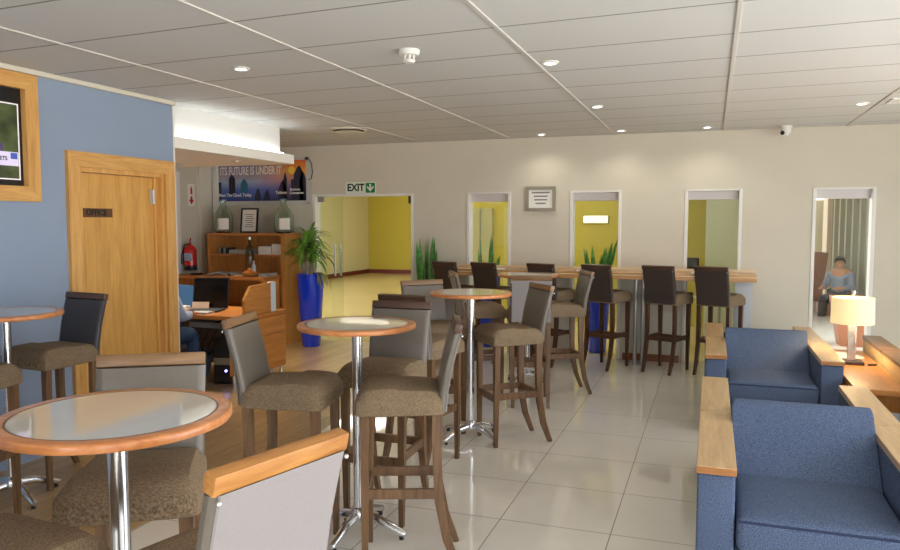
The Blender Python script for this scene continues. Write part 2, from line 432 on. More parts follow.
# the exit: white frame, a closed glass leaf on the left, an open one on the right
a, b, z = OPEN[0]
f = MB().box(a, a + 0.045, YB - 0.015, YB + 0.15, 0, z, 0.004).box(b - 0.03, b, YB - 0.015, YB + 0.15, 0, z, 0.004).box(a + 0.045, b - 0.03, YB - 0.015, YB + 0.15, z - 0.03, z, 0.003)
struct(f, 'trim_5', M['white'])
d = struct(MB().box(a + 0.07, -4.70, YB + 0.06, YB + 0.072, 0.015, z - 0.04), 'door_2', M['door_glass'])
for sy, nm in ((YB + 0.02, 'near'), (YB + 0.112, 'far')):
    m = MB()
    xx = -4.80 if sy < YB + 0.05 else -4.76
    m.tube([(xx, sy, 0.9), (xx, sy, 1.33)], 0.014).tube([(xx, sy, 0.97), (xx, YB + 0.066, 0.97)], 0.009).tube([(xx, sy, 1.26), (xx, YB + 0.066, 1.26)], 0.009)
    m.build('handle', M['steel'], d, True)
MB().box(a + 0.05, a + 0.14, YB + 0.045, YB + 0.087, z - 0.1, z - 0.03, 0.004).build('hinge', M['steel'], d)
d = struct(MB().box(b - 0.062, b - 0.05, YB + 0.09, YB + 0.9, 0.015, z - 0.04), 'door_3', M['door_glass'])
MB().box(b - 0.064, b - 0.048, YB + 0.082, YB + 0.092, 0.015, z - 0.04).build('edge', M['glass_edge'], d)
MB().box(b - 0.08, b - 0.035, YB + 0.02, YB + 0.1, z - 0.13, z - 0.032, 0.004).build('hinge', M['black'], d)
MB().box(b - 0.08, b - 0.035, YB + 0.03, YB + 0.1, 0.01, 0.1, 0.004).build('hinge', M['steel'], d)

# the corridor beyond
struct(MB().box(-14, 0.9, YB + 0.15, 22.4, -0.1, 0), 'floor_corridor', M['corr_floor'])
struct(MB().box(-14, 0.9, YB + 0.15, 22.4, 2.95, 3.05), 'ceiling_corridor', M['white'])
struct(MB().box(-10.4, -4.5, 21.6, 21.75, 0, 2.95).box(-4.5, -4.4, 12.2, 21.6, 0, 2.95).box(-4.5, 0.85, 12.1, 12.2, 0, 2.95), 'wall_corridor_back', M['yellow'])
struct(MB().box(-10.55, -10.4, 17.6, 21.75, 0, 2.95).box(-14, -10.4, 17.45, 17.6, 0, 2.95).box(-14, -13.9, YB + 0.15, 17.45, 0, 2.95), 'wall_corridor_left', M['pale_yellow'])
struct(MB().box(-10.4, -4.5, 21.57, 21.6, 0, 0.12).box(-10.4, -10.37, 17.6, 21.57, 0, 0.12), 'baseboard_corridor', M['red_skirt'])
struct(MB().box(-0.08, 0.85, 10.9, 10.95, 0, 2.95), 'wall_corridor_right', M['pale_green'])
struct(MB().box(0.85, 0.9, YB + 0.15, 16.0, 0, 2.95), 'wall_walkway_left', M['white'])
# pale door and panel seen through the first window
w = struct(MB().box(-3.93, -3.5, 12.06, 12.1, 0, 1.86), 'door_4', plain('olive grey door', rgb(168, 164, 110), 0.6))
MB().box(-3.72, -3.712, 12.05, 12.065, 0.02, 1.84).build('seam', M['ink_soft'], w)
struct(MB().box(-3.3, -2.7, 12.05, 12.1, 0.4, 1.86), 'trim_6', plain('sage wall panel', rgb(186, 176, 96), 0.6))

# right hand side and behind the camera: the glazed front the daylight comes through
m = MB().box(XR, XR + 0.15, YF, YB, 0, 0.12).box(XR, XR + 0.15, YF, YB, 2.45, CH)
for y in (-3.0, -0.8, 1.5, 3.8): m.box(XR, XR + 0.15, y, y + 0.16, 0.12, 2.45)
m.box(XR, XR + 0.15, 6.1, YB, 0.12, 2.45)  # unseen end closed off so the back wall is lit evenly
struct(m, 'wall_right', M['white'])
m = MB().box(XL - 0.15, XR, YF - 0.15, YF, 0, 0.5).box(XL - 0.15, XR, YF - 0.15, YF, 2.4, CH)
for x0, x1 in ((XL - 0.15, -2.3), (-0.75, 0.8), (2.35, XR)): m.box(x0, x1, YF - 0.15, YF, 0.5, 2.4)  # unseen openings placed to brighten the ceiling, clear of the window reflections
struct(m, 'wall_front', M['beige'])

# outside walkway seen through the last window
struct(MB().box(0.9, 3.0, YB + 0.15, 24.2, -0.1, 0), 'floor_walkway', M['tile'])
m = MB()
for i in range(9):
    y = 12.4 + i * 0.75
    m.prism([(2.77, y), (2.50, y + 0.25), (2.50, y + 0.42), (2.77, y + 0.75), (2.78, y + 0.75), (2.78, y)], 'z', 0.08, 2.7)
tag(m.build('vertical_blind', M['blind']), 'grey green vertical blinds hanging beyond the last window on the right', 'blinds')
tag(MB().box(2.45, 2.74, 18.6, 19.3, 0, 2.8, 0.02).build('column', M['column']), 'pale pink square column beyond the last window on the right', 'column')
struct(MB().box(2.78, 3.0, 12.5, 30, 0, 2.9), 'wall_walkway_right', M['beige'])
struct(MB().box(0.85, 3.2, YB + 0.15, 21.5, 2.9, 3.0), 'added_roof_walkway', M['white'])  # unseen roof added to keep sky light off the walkway
struct(MB().box(0.9, 2.78, 21.4, 21.5, 0, 2.2), 'added_wall_walkway', M['beige'])  # wall added to cut the sky's reflection in the walkway floor

# ------------------------------------------------------------------ office door in the blue wall
d = struct(MB().box(XL - 0.115, XL - 0.07, DY0 + 0.035, DY1 - 0.035, 0.008, DZ - 0.035, 0.002), 'door_1', M['oak_door'])
A = 0.11
m = MB()
m.prism([(DY0 - A, 0), (DY0, 0), (DY0, DZ), (DY0 - A, DZ + A)], 'x', XL, XL + 0.03)
m.prism([(DY1, 0), (DY1 + A, 0), (DY1 + A, DZ + A), (DY1, DZ)], 'x', XL, XL + 0.03)
m.build('architrave', M['oak_z'], d)
MB().prism([(DY0 - A, DZ + A), (DY0, DZ), (DY1, DZ), (DY1 + A, DZ + A)], 'x', XL, XL + 0.03).build('architrave', M['oak_y'], d)
m = MB().box(XL - 0.15, XL + 0.004, DY0, DY0 + 0.032, 0, DZ).box(XL - 0.15, XL + 0.004, DY1 - 0.032, DY1, 0, DZ).box(XL - 0.15, XL + 0.004, DY0 + 0.032, DY1 - 0.032, DZ - 0.032, DZ)
m.box(XL - 0.068, XL - 0.05, DY0 + 0.032, DY0 + 0.045, 0, DZ - 0.03).box(XL - 0.068, XL - 0.05, DY1 - 0.05, DY1 - 0.032, 0, DZ - 0.03)
m.build('jamb', M['oak_z'], d)
for zz in (0.25, 1.78):
    MB().box(XL - 0.072, XL - 0.058, DY1 - 0.085, DY1 - 0.03, zz, zz + 0.12, 0.002).tube([(XL - 0.056, DY1 - 0.05, zz), (XL - 0.056, DY1 - 0.05, zz + 0.12)], 0.007).build('hinge', M['steel'], d)
p = thing('name_plate', 'small dark plaque reading OFFICE on the oak door', 'sign', (XL - 0.07, 4.43, 1.70))
MB().box(0, 0.005, -0.15, 0.16, -0.034, 0.034, 0.002).build('plate', M['plaque'], p)
text('lettering', 'OFFICE', 0.06, M['plaque_ink'], p, (0.006, 0.0, 0.0), (PI / 2, 0, PI / 2), bold=0.002, maxw=0.20)

# television sunk in the blue wall, oak surround
TY1, TZ0, TZ1 = 3.88, 1.767, 2.6
tv = thing('television', 'wall television in a wide oak surround on the blue wall', 'television', (XL, 3.125, 2.18))
y0, y1, z0, z1 = -0.92, 0.715, -0.413, 0.425; W = 0.10
MB().prism([(y0, z0), (y1, z0), (y1 - W, z0 + W), (y0 + W, z0 + W)], 'x', 0, 0.055).build('surround', M['oak_y'], tv)
MB().prism([(y0, z1), (y0 + W, z1 - W), (y1 - W, z1 - W), (y1, z1)], 'x', 0, 0.055).build('surround', M['oak_y'], tv)
MB().prism([(y1, z0), (y1, z1), (y1 - W, z1 - W), (y1 - W, z0 + W)], 'x', 0, 0.055).build('surround', M['oak_z'], tv)
MB().prism([(y0, z0), (y0 + W, z0 + W), (y0 + W, z1 - W), (y0, z1)], 'x', 0, 0.055).build('surround', M['oak_z'], tv)
MB().box(0.002, 0.012, y0 + W, y1 - W, z0 + W, z1 - W).build('bezel', M['black'], tv)
k = NT('television picture'); k.b.inputs['Base Color'].default_value = (0, 0, 0, 1); k.b.inputs['Roughness'].default_value = 0.2
v = k.coord(scale=(1, 2.2, 3)); nz = k.n('ShaderNodeTexNoise', Scale=2.0, Detail=3.0); k.l(v, nz.inputs['Vector'])
c = k.ramp(nz.outputs['Fac'], [(0.3, rgb(40, 46, 28)), (0.55, rgb(86, 96, 58)), (0.75, rgb(120, 122, 92))])
k.l(c, k.b.inputs['Emission Color']); k.b.inputs['Emission Strength'].default_value = 0.6
s_ = MB().box(0.012, 0.015, y0 + W + 0.06, y1 - W - 0.03, z0 + W + 0.05, z1 - W - 0.11).build('screen', k.m, tv)
ya, yb, za, zb = y0 + W + 0.05, y1 - W - 0.025, z0 + W + 0.04, z1 - W - 0.10
m = MB().box(0.014, 0.017, ya, yb, za, za + 0.008).box(0.014, 0.017, ya, yb, zb - 0.008, zb).box(0.014, 0.017, yb - 0.008, yb, za, zb).box(0.014, 0.017, ya, ya + 0.008, za, zb)
m.build('picture_border', emit('picture border glow', rgb(215, 205, 208), 0.45), s_)
MB().box(0.0155, 0.017, ya + 0.012, yb - 0.012, za + 0.09, za + 0.18).build('caption_bar', emit('caption bar glow', rgb(196, 188, 214), 0.42), s_)
MB().box(0.017, 0.0175, yb - 0.07, yb - 0.02, za + 0.135, za + 0.175).build('caption_badge', emit('badge glow', rgb(60, 80, 160), 0.4), s_)
text('lettering', 'MARKETS', 0.035, M['ink'], s_, (0.0172, yb - 0.17, za + 0.135), (PI / 2, 0, PI / 2), bold=0.001)
MB().prism([(-0.1, za + 0.18), (0.46, za + 0.18), (0.47, za + 0.22), (0.40, za + 0.27), (0.38, za + 0.42), (0.1, zb - 0.05), (-0.1, za + 0.42)], 'x', 0.0155, 0.0165).build('picture_figure', emit('purple figure glow', rgb(62, 48, 88), 0.6), s_)

# ------------------------------------------------------------------ soffit over the desk alcove
struct(MB().box(-6.75, XL, 5.245, 7.17, 2.265, 2.365, 0.003), 'ceiling_soffit', M['soffit'])
struct(MB().box(-6.75, -4.47, 5.245, 7.08, 2.365, CH), 'trim_7', M['white'])
t = tag(MB().box(-4.44, -4.41, 5.3, 7.05, 2.366, 2.382).build('cove_light', M['cove']), 'hidden white light strip lying on the ledge of the ivory soffit', 'light strip')
for (x, y) in ((-4.69, 6.6), (-5.53, 6.72)):
    p = thing('recessed_downlight', 'small warm downlight in the underside of the ivory soffit, %s' % ('near its open edge' if x > -5 else 'close to the office door frame'), 'light', (x, y, 2.265), 0, 'downlights under the soffit')
    MB().lathe([(0.035, -0.001), (0.055, -0.001), (0.055, -0.008), (0.037, -0.008), (0.035, -0.001)], 24).build('bezel', M['steel'], p, True)
    MB().lathe([(0, -0.003), (0.035, -0.003), (0.035, -0.0005), (0, -0.0005)], 24).build('lens', emit('warm downlight lens', (1, 0.85, 0.55, 1), 5.0), p)
    L = bpy.data.lights.new('lamp', 'SPOT'); L.energy = 55; L.spot_size = 2.0; L.spot_blend = 0.8; L.color = (1, 0.88, 0.7); L.shadow_soft_size = 0.04
    lo = bpy.data.objects.new('lamp', L); COL.objects.link(lo); lo.parent = p; lo.location = (0, 0, -0.02)

# ------------------------------------------------------------------ ceiling things
DL = [((-2.973, 4.252), 'nearest the blue wall'), ((-1.0, 4.753), 'nearest the camera along the middle rail'), ((-0.98, 6.667), 'second along the middle rail'),
      ((-0.978, 8.5), 'closest to the back wall, above the second window'), ((-1.897, 8.55), 'closest to the back wall, above the framed notice'),
      ((-0.076, 8.5), 'closest to the back wall, above the third window'), ((1.191, 7.259), 'furthest right, beside the square vent')]
for (x, y), wh in DL:
    p = thing('ceiling_downlight', 'small round white ceiling downlight ' + wh, 'light', (x, y, CH), 0, 'ceiling downlights')
    MB().lathe([(0.036, 0), (0.056, 0), (0.056, -0.008), (0.040, -0.012), (0.036, 0)], 28).build('bezel', M['white'], p, True)
    MB().lathe([(0, -0.006), (0.036, -0.006), (0.036, -0.001), (0, -0.001)], 24).build('lens', M['downlight'], p)
    L = bpy.data.lights.new('lamp', 'SPOT'); L.energy = 6; L.spot_size = 2.4; L.spot_blend = 0.8; L.color = (1, 0.93, 0.8); L.shadow_soft_size = 0.04
    lo = bpy.data.objects.new('lamp', L); COL.objects.link(lo); lo.parent = p; lo.location = (0, 0, -0.02)
p = thing('smoke_detector', 'white smoke detector on the ceiling in the middle of the room', 'smoke detector', (-1.723, 4.147, CH))
MB().lathe([(0, 0), (0.062, 0), (0.064, -0.012), (0.058, -0.03), (0.045, -0.034), (0, -0.034)], 32).build('base', M['white'], p, True)
m = MB().lathe([(0, -0.075), (0.03, -0.075), (0.036, -0.066), (0.036, -0.06), (0, -0.06)], 28)
for i in range(6):
    a = i * PI / 3; m.tube([(0.028 * math.cos(a), 0.028 * math.sin(a), -0.032), (0.03 * math.cos(a), 0.03 * math.sin(a), -0.062)], 0.006, 8)
m.build('sensor_cage', M['white'], p, True)
p = thing('ceiling_vent', 'round white air vent disc on the ceiling near the soffit', 'vent', (-3.79, 7.39, CH))
MB().lathe([(0.0, 0), (0.20, 0), (0.205, -0.012), (0.19, -0.02), (0.17, -0.02), (0.165, 0)], 40).build('ring', M['trim_cream'], p, True)
MB().lathe([(0, -0.018), (0.10, -0.02), (0.155, -0.03), (0.16, -0.036), (0.10, -0.045), (0, -0.047)], 40).build('disc', M['trim_cream'], p, True)
p = thing('ceiling_vent', 'square louvred vent at the right edge of the ceiling', 'vent', (1.52, 7.18, CH))
m = MB().box(-0.14, 0.14, -0.14, -0.115, -0.012, 0).box(-0.14, 0.14, 0.115, 0.14, -0.012, 0).box(-0.14, -0.115, -0.115, 0.115, -0.012, 0).box(0.115, 0.14, -0.115, 0.115, -0.012, 0)
m.build('frame', M['white'], p)
MB().box(-0.115, 0.115, -0.115, 0.115, -0.002, 0).build('backing', M['black'], p)
for i in range(5):
    MB().box(-0.115, 0.115, -0.1 + i * 0.045, -0.082 + i * 0.045, -0.011, -0.004).build('louvre', M['trim_cream'], p)
p = thing('security_camera', 'white dome security camera on the ceiling by the back wall', 'security camera', (0.72, 8.7, CH))
MB().lathe([(0, 0), (0.06, 0), (0.062, -0.02), (0.05, -0.03), (0, -0.03)], 28).build('mount', M['white'], p, True)
MB().lathe([(0.0, -0.11), (0.02, -0.108), (0.042, -0.09), (0.052, -0.065), (0.05, -0.03), (0, -0.03)], 28).build('dome', M['white'], p, True)
MB().tube([(-0.03, -0.03, -0.07), (-0.043, -0.043, -0.082)], 0.021, 16).build('lens', M['black'], p, True)

# ------------------------------------------------------------------ signs and frames on the back wall
p = thing('exit_sign', 'green and white EXIT sign with a down arrow above the doorway', 'sign', (-4.394, YB, 2.08))
MB().box(-0.222, 0.222, -0.008, 0, -0.078, 0.078, 0.002).build('board', M['sign_white'], p)
MB().box(0.075, 0.208, -0.0105, -0.008, -0.064, 0.064).build('arrow_panel', M['sign_green'], p)
MB().prism([(0.1415, -0.05), (0.19, 0.0), (0.19, 0.028), (0.155, -0.004), (0.155, 0.05), (0.128, 0.05), (0.128, -0.004), (0.093, 0.028), (0.093, 0.0)], 'y', -0.012, -0.0104).build('arrow', M['sign_white'], p)
text('lettering', 'EXIT', 0.13, M['sign_ink'], p, (-0.072, -0.009, 0.002), (PI / 2, 0, 0), bold=0.0045, maxw=0.25)

p = thing('framed_notice', 'small pewter framed notice hanging on the beige back wall', 'picture frame', (-1.97, YB, 1.91))
w, h, t = 0.185, 0.15, 0.04
m = MB()
m.prism([(-w, -h), (w, -h), (w - t, -h + t), (-w + t, -h + t)], 'y', -0.03, 0).prism([(-w, h), (-w + t, h - t), (w - t, h - t), (w, h)], 'y', -0.03, 0)
m.prism([(-w, -h), (-w + t, -h + t), (-w + t, h - t), (-w, h)], 'y', -0.03, 0).prism([(w, -h), (w, h), (w - t, h - t), (w - t, -h + t)], 'y', -0.03, 0)
m.build('frame', M['pewter'], p)
MB().box(-w + t, w - t, -0.012, -0.002, -h + t, h - t).build('notice', M['paper'], p)
for i, (x0, x1) in enumerate(((-0.11, 0.11), (-0.085, 0.085), (-0.08, 0.08), (-0.065, 0.065))):
    zz = 0.075 - i * 0.043; m = MB()
    xx = x0
    while xx < x1:
        wd = random.uniform(0.012, 0.03); m.box(xx, min(x1, xx + wd), -0.0135, -0.012, zz - 0.008, zz + 0.008); xx += wd + 0.002
    m.build('print_line', M['ink_soft'], p)

# advertising banner on a glass backing
p = thing('banner', 'blue and orange sunset advertising banner above the bookcase', 'banner', (-5.955, YB, 2.19))
p.scale = (1.05, 1, 1.05)
k = NT('sunset print'); v = k.coord(); sep = k.n('ShaderNodeSeparateXYZ'); k.l(v, sep.inputs[0])
def mr(sock, a, b):
    q = k.n('ShaderNodeMapRange'); q.inputs['From Min'].default_value = a; q.inputs['From Max'].default_value = b; k.l(sock, q.inputs['Value']); return q.outputs['Result']
vv = mr(sep.outputs['Z'], -0.26, 0.26)
left = k.ramp(vv, [(0.0, rgb(48, 64, 130)), (0.3, rgb(84, 116, 190)), (0.5, rgb(160, 174, 208)), (0.62, rgb(170, 160, 180)), (1.0, rgb(120, 120, 160))])
right = k.ramp(vv, [(0.0, rgb(50, 40, 70)), (0.35, rgb(120, 100, 150)), (0.55, rgb(206, 140, 130)), (0.75, rgb(240, 170, 60)), (1.0, rgb(222, 120, 70))])
mix = k.n('ShaderNodeMix', data_type='RGBA'); k.l(mr(sep.outputs['X'], -0.1, 0.5), mix.inputs['Factor']); k.l(left, mix.inputs['A']); k.l(right, mix.inputs['B'])
nz = k.n('ShaderNodeTexNoise', Scale=5.0, Detail=4.0); k.l(v, nz.inputs['Vector'])
mix2 = k.n('ShaderNodeMix', data_type='RGBA', blend_type='OVERLAY'); mix2.inputs['Factor'].default_value = 0.3
k.l(mix.outputs['Result'], mix2.inputs['A']); k.l(nz.outputs['Color'], mix2.inputs['B'])
k.l(mix2.outputs['Result'], k.b.inputs['Base Color']); k.b.inputs['Roughness'].default_value = 0.3
MB().box(-0.76, 0.78, -0.014, -0.004, -0.31, 0.31, 0.002).build('glass_backing', plain('pale acrylic', rgb(206, 206, 202), 0.2), p)
MB().box(-0.70, 0.71, -0.02, -0.014, -0.255, 0.27).build('print', k.m, p)
def dome_shape(cx, w, h0, h1):
    return [(cx - w / 2, h0), (cx + w / 2, h0), (cx + w / 2, h1 - w * 0.6), (cx + w * 0.28, h1 - w * 0.25), (cx + w * 0.15, h1 - w * 0.2), (cx + w * 0.15, h1), (cx - w * 0.15, h1), (cx - w * 0.15, h1 - w * 0.2), (cx - w * 0.28, h1 - w * 0.25), (cx - w / 2, h1 - w * 0.6)]
MB().prism(dome_shape(-0.42, 0.10, -0.16, 0.1), 'y', -0.0212, -0.02).build('silhouette', plain('print navy', rgb(24, 24, 44), 0.4), p)
MB().prism(dome_shape(-0.23, 0.115, -0.14, 0.04), 'y', -0.0212, -0.02).build('silhouette', plain('print teal', rgb(40, 110, 140), 0.4), p)
dusk = plain('print dusk', rgb(44, 44, 66), 0.4)
MB().box(-0.70, -0.59, -0.0212, -0.02, -0.255, 0.0).build('silhouette', dusk, p)
MB().box(0.49, 0.70, -0.0212, -0.02, -0.255, 0.02).build('silhouette', dusk, p)
for cx, hh, ww in ((-0.02, -0.08, 0.09), (0.12, -0.1, 0.1), (0.36, 0.02, 0.12), (0.60, 0.2, 0.14), (0.66, 0.12, 0.1), (0.40, 0.12, 0.06)):
    MB().prism([(cx - ww / 2, -0.25), (cx + ww / 2, -0.25), (cx + ww / 2, hh - 0.1), (cx + ww * 0.3, hh - 0.04), (cx + ww * 0.1, hh), (cx - ww * 0.15, hh - 0.03), (cx - ww / 2, hh - 0.12)], 'y', -0.0216, -0.0204).build('tree_silhouette', dusk, p)
MB().lathe([(0, 0), (0.05, 0), (0.05, 0.0006), (0, 0.0006)], 24).build('sun', plain('print sun', rgb(255, 214, 80), 0.4), p, loc=(0.5, -0.0205, 0.14), rot=(PI / 2, 0, 0))
text('lettering', 'ITS FUTURE IS UNDER IT', 0.15, M['paper'], p, (-0.13, -0.0225, 0.14), (PI / 2, 0, 0), bold=0.003, maxw=0.95)
text('lettering', 'Meet The Cloud. Today.', 0.06, M['paper'], p, (-0.37, -0.0225, -0.175), (PI / 2, 0, 0), bold=0.001, maxw=0.52)
text('lettering', 'Telkom', 0.055, M['paper'], p, (0.34, -0.0225, -0.15), (PI / 2, 0, 0), bold=0.001)
text('lettering', 'Business', 0.045, M['paper'], p, (0.55, -0.0225, -0.11), (PI / 2, 0, 0), bold=0.001)
text('lettering', 'Connexion', 0.045, M['paper'], p, (0.57, -0.0225, -0.155), (PI / 2, 0, 0), bold=0.001)
for xx in (-0.73, 0.02, 0.75):
    MB().tube([(xx, -0.004, -0.285), (xx, -0.03, -0.285)], 0.014, 12).build('standoff', M['steel'], p, True)
tag(MB().tube([(-5.22, YB - 0.012, 2.48), (-5.17, YB - 0.03, 2.50), (-5.12, YB - 0.02, 2.42), (-5.11, YB - 0.015, 2.30), (-5.13, YB - 0.012, 2.22), (-5.17, YB - 0.012, 2.2)], 0.006, 8).ball((-5.2, YB - 0.02, 2.49), 0.02).build('cable', M['ink'], None, True), 'loose dark cable hanging on the wall beside the banner', 'cable')

# hydrant style sign and extinguisher on the alcove side wall
p = thing('fire_sign', 'white sign with a red extinguisher and red down arrow', 'sign', (-6.75, 8.44, 2.0), PI / 2)
MB().box(-0.07, 0.07, -0.006, 0, -0.15, 0.15, 0.002).build('board', M['paper'], p)
MB().box(-0.02, 0.02, -0.008, -0.006, 0.01, 0.09).box(-0.01, 0.01, -0.008, -0.006, 0.09, 0.12).build('pictogram', M['sign_red'], p)
MB().prism([(-0.02, -0.02), (0.02, -0.02), (0.02, -0.065), (0.055, -0.065), (0, -0.13), (-0.055, -0.065), (-0.02, -0.065)], 'y', -0.008, -0.006).build('arrow', M['sign_red'], p)
p = thing('fire_extinguisher', 'red fire extinguisher with a blue label on the alcove wall', 'fire extinguisher', (-6.65, 8.27, 0.98))
MB().lathe([(0, 0), (0.082, 0), (0.085, 0.012), (0.085, 0.06), (0, 0.06)], 28).build('boot', M['black'], p, True)
MB().lathe([(0, 0.06), (0.084, 0.06), (0.084, 0.27), (0.07, 0.31), (0.035, 0.335), (0.025, 0.345), (0, 0.345)], 28).build('cylinder', M['red'], p, True)
MB().box(-0.03, 0.08, -0.09, -0.06, 0.13, 0.23, 0.004).build('label', M['label_blue'], p)
m = MB().tube([(0, 0, 0.34), (0, 0, 0.37)], 0.018).tube([(0, 0, 0.37), (0.05, -0.06, 0.38), (0.08, -0.09, 0.37)], 0.009).tube([(0, 0, 0.38), (0.06, -0.06, 0.43)], 0.008)
m.build('valve', M['red'], p, True)
MB().tube([(0, 0, 0.36), (-0.05, -0.05, 0.34), (-0.08, -0.08, 0.2), (-0.07, -0.09, 0.08)], 0.009).build('hose', M['black'], p, True)
MB().box(-0.1, -0.06, -0.03, 0.03, 0.1, 0.28).build('bracket', M['black'], p)

# ------------------------------------------------------------------ bookcase, what stands on it
BX0, BX1, BY0, BY1, BZ = -6.50, -5.28, 8.44, 8.84, 1.48
p = thing('bookcase', 'honey wood bookcase with open shelves against the back wall', 'bookcase', (0, 0, 0))
MB().box(BX0, BX0 + 0.04, BY0, BY1, 0, BZ - 0.035).build('side_panel', M['desk_z'], p)
MB().box(BX1 - 0.06, BX1, BY0, BY1, 0, BZ - 0.035).build('side_panel', M['desk_z'], p)
MB().box(BX0 - 0.01, BX1 + 0.01, BY0 - 0.01, BY1, BZ - 0.035, BZ, 0.003).build('top', M['desk_x'], p)
MB().box(BX0 + 0.04, BX1 - 0.06, BY1 - 0.02, BY1, 0, BZ - 0.035).build('back_panel', M['desk_z'], p)
MB().box(BX0 + 0.04, BX1 - 0.06, BY0 + 0.01, BY1 - 0.02, 1.17, 1.195).build('shelf', M['desk_x'], p)
MB().box(BX0 + 0.04, BX1 - 0.06, BY0 + 0.01, BY1 - 0.02, 0.06, 0.09).build('shelf', M['desk_x'], p)
MB().box(BX0 + 0.04, BX1 - 0.06, BY0 + 0.01, BY1 - 0.02, 0.45, 0.475).build('shelf', M['desk_x'], p)
cz = 0.93
p = thing('credenza', 'low reddish wood ledge running in front of the bookcase', 'credenza', (0, 0, 0))
MB().box(-6.73, -5.345, 8.05, 8.435, cz - 0.045, cz, 0.003).build('top', M['desk_x'], p)
MB().box(-6.73, -6.69, 8.07, 8.42, 0, cz - 0.045).build('side_panel', M['desk_z'], p)
MB().box(-5.40, -5.36, 8.07, 8.42, 0, cz - 0.045).build('side_panel', M['desk_z'], p)
def demijohn(x, y, lab):
    p = thing('glass_bottle', lab, 'bottle', (x, y, BZ), 0, 'glass demijohns on the bookcase')
    MB().lathe([(0, 0), (0.10, 0), (0.125, 0.02), (0.13, 0.06), (0.13, 0.2), (0.118, 0.25), (0.085, 0.31), (0.045, 0.37), (0.034, 0.395), (0.034, 0.44), (0.03, 0.44), (0.03, 0.396), (0.08, 0.305), (0.11, 0.25), (0.124, 0.2), (0.124, 0.06), (0.115, 0.02), (0, 0.012)], 36).build('bottle', M['bottle_glass'], p, True)
    MB().lathe([(0.036, 0.425), (0.042, 0.425), (0.042, 0.455), (0, 0.462)], 24).build('stopper', M['bottle_glass'], p, True)
    m = MB(); R_ = 0.132
    for i in range(8):
        a0 = -0.95 - 0.55 + i * 1.1 / 8; a1 = a0 + 1.1 / 8
        vs = [m.bm.verts.new((r * math.cos(a), r * math.sin(a), z)) for r, a, z in ((R_, a0, 0.05), (R_, a1, 0.05), (R_, a1, 0.2), (R_, a0, 0.2))]
        m.bm.faces.new(vs)
    m.build('label', M['paper'], p)
    return p
demijohn(-6.36, 8.62, 'pale green glass demijohn on the left end of the bookcase')
demijohn(-5.40, 8.62, 'pale green glass demijohn on the right end of the bookcase, behind the palm')
p = thing('photo_frame', 'black framed certificate leaning on top of the bookcase', 'picture frame', (-5.955, 8.63, BZ))
Mt = Matrix.Rotation(-0.12, 4, 'X')
w, h, t = 0.135, 0.34, 0.022
m = MB()
for q in ((-w, w, -0.02, 0, 0, t), (-w, w, -0.02, 0, h - t, h), (-w, -w + t, -0.02, 0, t, h - t), (w - t, w, -0.02, 0, t, h - t)): m.box(*q, mat=Mt)
m.build('frame', M['black'], p)
MB().box(-w + t, w - t, -0.012, -0.004, t, h - t, mat=Mt).build('certificate', M['paper'], p)
for i in range(7): MB().box(-0.07 + (i % 3) * 0.012, 0.07 - (i % 2) * 0.02, -0.0135, -0.012, 0.08 + i * 0.028, 0.088 + i * 0.028, mat=Mt).build('print_line', M['ink_soft'], p)
MB().prism([(0.0, 0.0), (0.12, 0.0), (0.045, 0.27), (0.035, 0.27)], 'x', -0.03, 0.03).build('stand', M['black'], p)

# shelf contents
sx = -6.38
for i in range(4):
    wv = 0.03
    tag(MB().box(sx + i * 0.04, sx + i * 0.04 + wv, 8.52, 8.7, 1.195, 1.195 + 0.085, 0.002).build('book', M['ink'] if i % 2 else M['grey_paper']), ['grey', 'dark', 'second grey', 'second dark'][i] + ' little book standing at the left end of the upper shelf', 'book', 'little books on the upper shelf')
tag(MB().box(-6.2, -5.86, 8.5, 8.74, 1.195, 1.255, 0.004).build('paper_stack', M['grey_paper']), 'flat stack of grey papers in the middle of the upper shelf', 'paper stack')
tag(MB().box(-5.73, -5.53, 8.5, 8.74, 1.195, 1.305, 0.004).build('paper_stack', M['paper']), 'thick white paper stack on the upper shelf beside the tall bottle', 'paper stack')
tag(MB().box(-5.52, -5.36, 8.5, 8.74, 1.195, 1.34, 0.004).build('paper_stack', plain('off white paper', rgb(216, 212, 206), 0.8)), 'off white paper stack at the right end of the upper shelf', 'paper stack')
p = thing('tall_bottle', 'tall dark glass bottle standing on the ledge before the shelves', 'bottle', (-5.70, 8.26, cz))
MB().lathe([(0, 0), (0.055, 0), (0.06, 0.02), (0.06, 0.3), (0.045, 0.36), (0.018, 0.42), (0.016, 0.49), (0, 0.49)], 28).build('bottle', M['dark_glass'], p, True)
MB().lathe([(0.018, 0.47), (0.02, 0.47), (0.02, 0.505), (0, 0.505)], 16).build('cap', M['steel'], p, True)
MB().lathe([(0, 0), (0.024, 0), (0.028, 0.01), (0.028, 0.12), (0.012, 0.17), (0.012, 0.2), (0, 0.2)], 20).build('water_bottle', plain('clear plastic bottle', rgb(190, 196, 206), 0.15), None, True, loc=(-5.60, 8.2, cz))
tag(bpy.data.objects['water_bottle'], 'small clear water bottle in front of the tall dark bottle', 'bottle')
p = thing('fruit_bowl', 'small bowl heaped with orange fruit on the ledge', 'bowl', (-5.60, 8.11, cz))
MB().lathe([(0, 0), (0.05, 0), (0.11, 0.045), (0.115, 0.05), (0.105, 0.05), (0.05, 0.012), (0, 0.012)], 28).build('bowl', plain('straw bowl', rgb(200, 150, 80), 0.6), p, True)
for i, (dx, dy, dz) in enumerate(((-0.055, 0, 0.05), (0.0, 0.03, 0.05), (0.055, 0, 0.05), (0.0, -0.045, 0.05), (0.0, -0.005, 0.085))):
    tag(MB().ball((0, 0, 0), 0.03, (1, 1, 0.9), 8).build('orange', M['orange'], None, True, loc=(-5.60 + dx, 8.11 + dy, cz + dz)), 'orange fruit heaped in the small bowl on the ledge', 'fruit', 'fruit in the bowl')
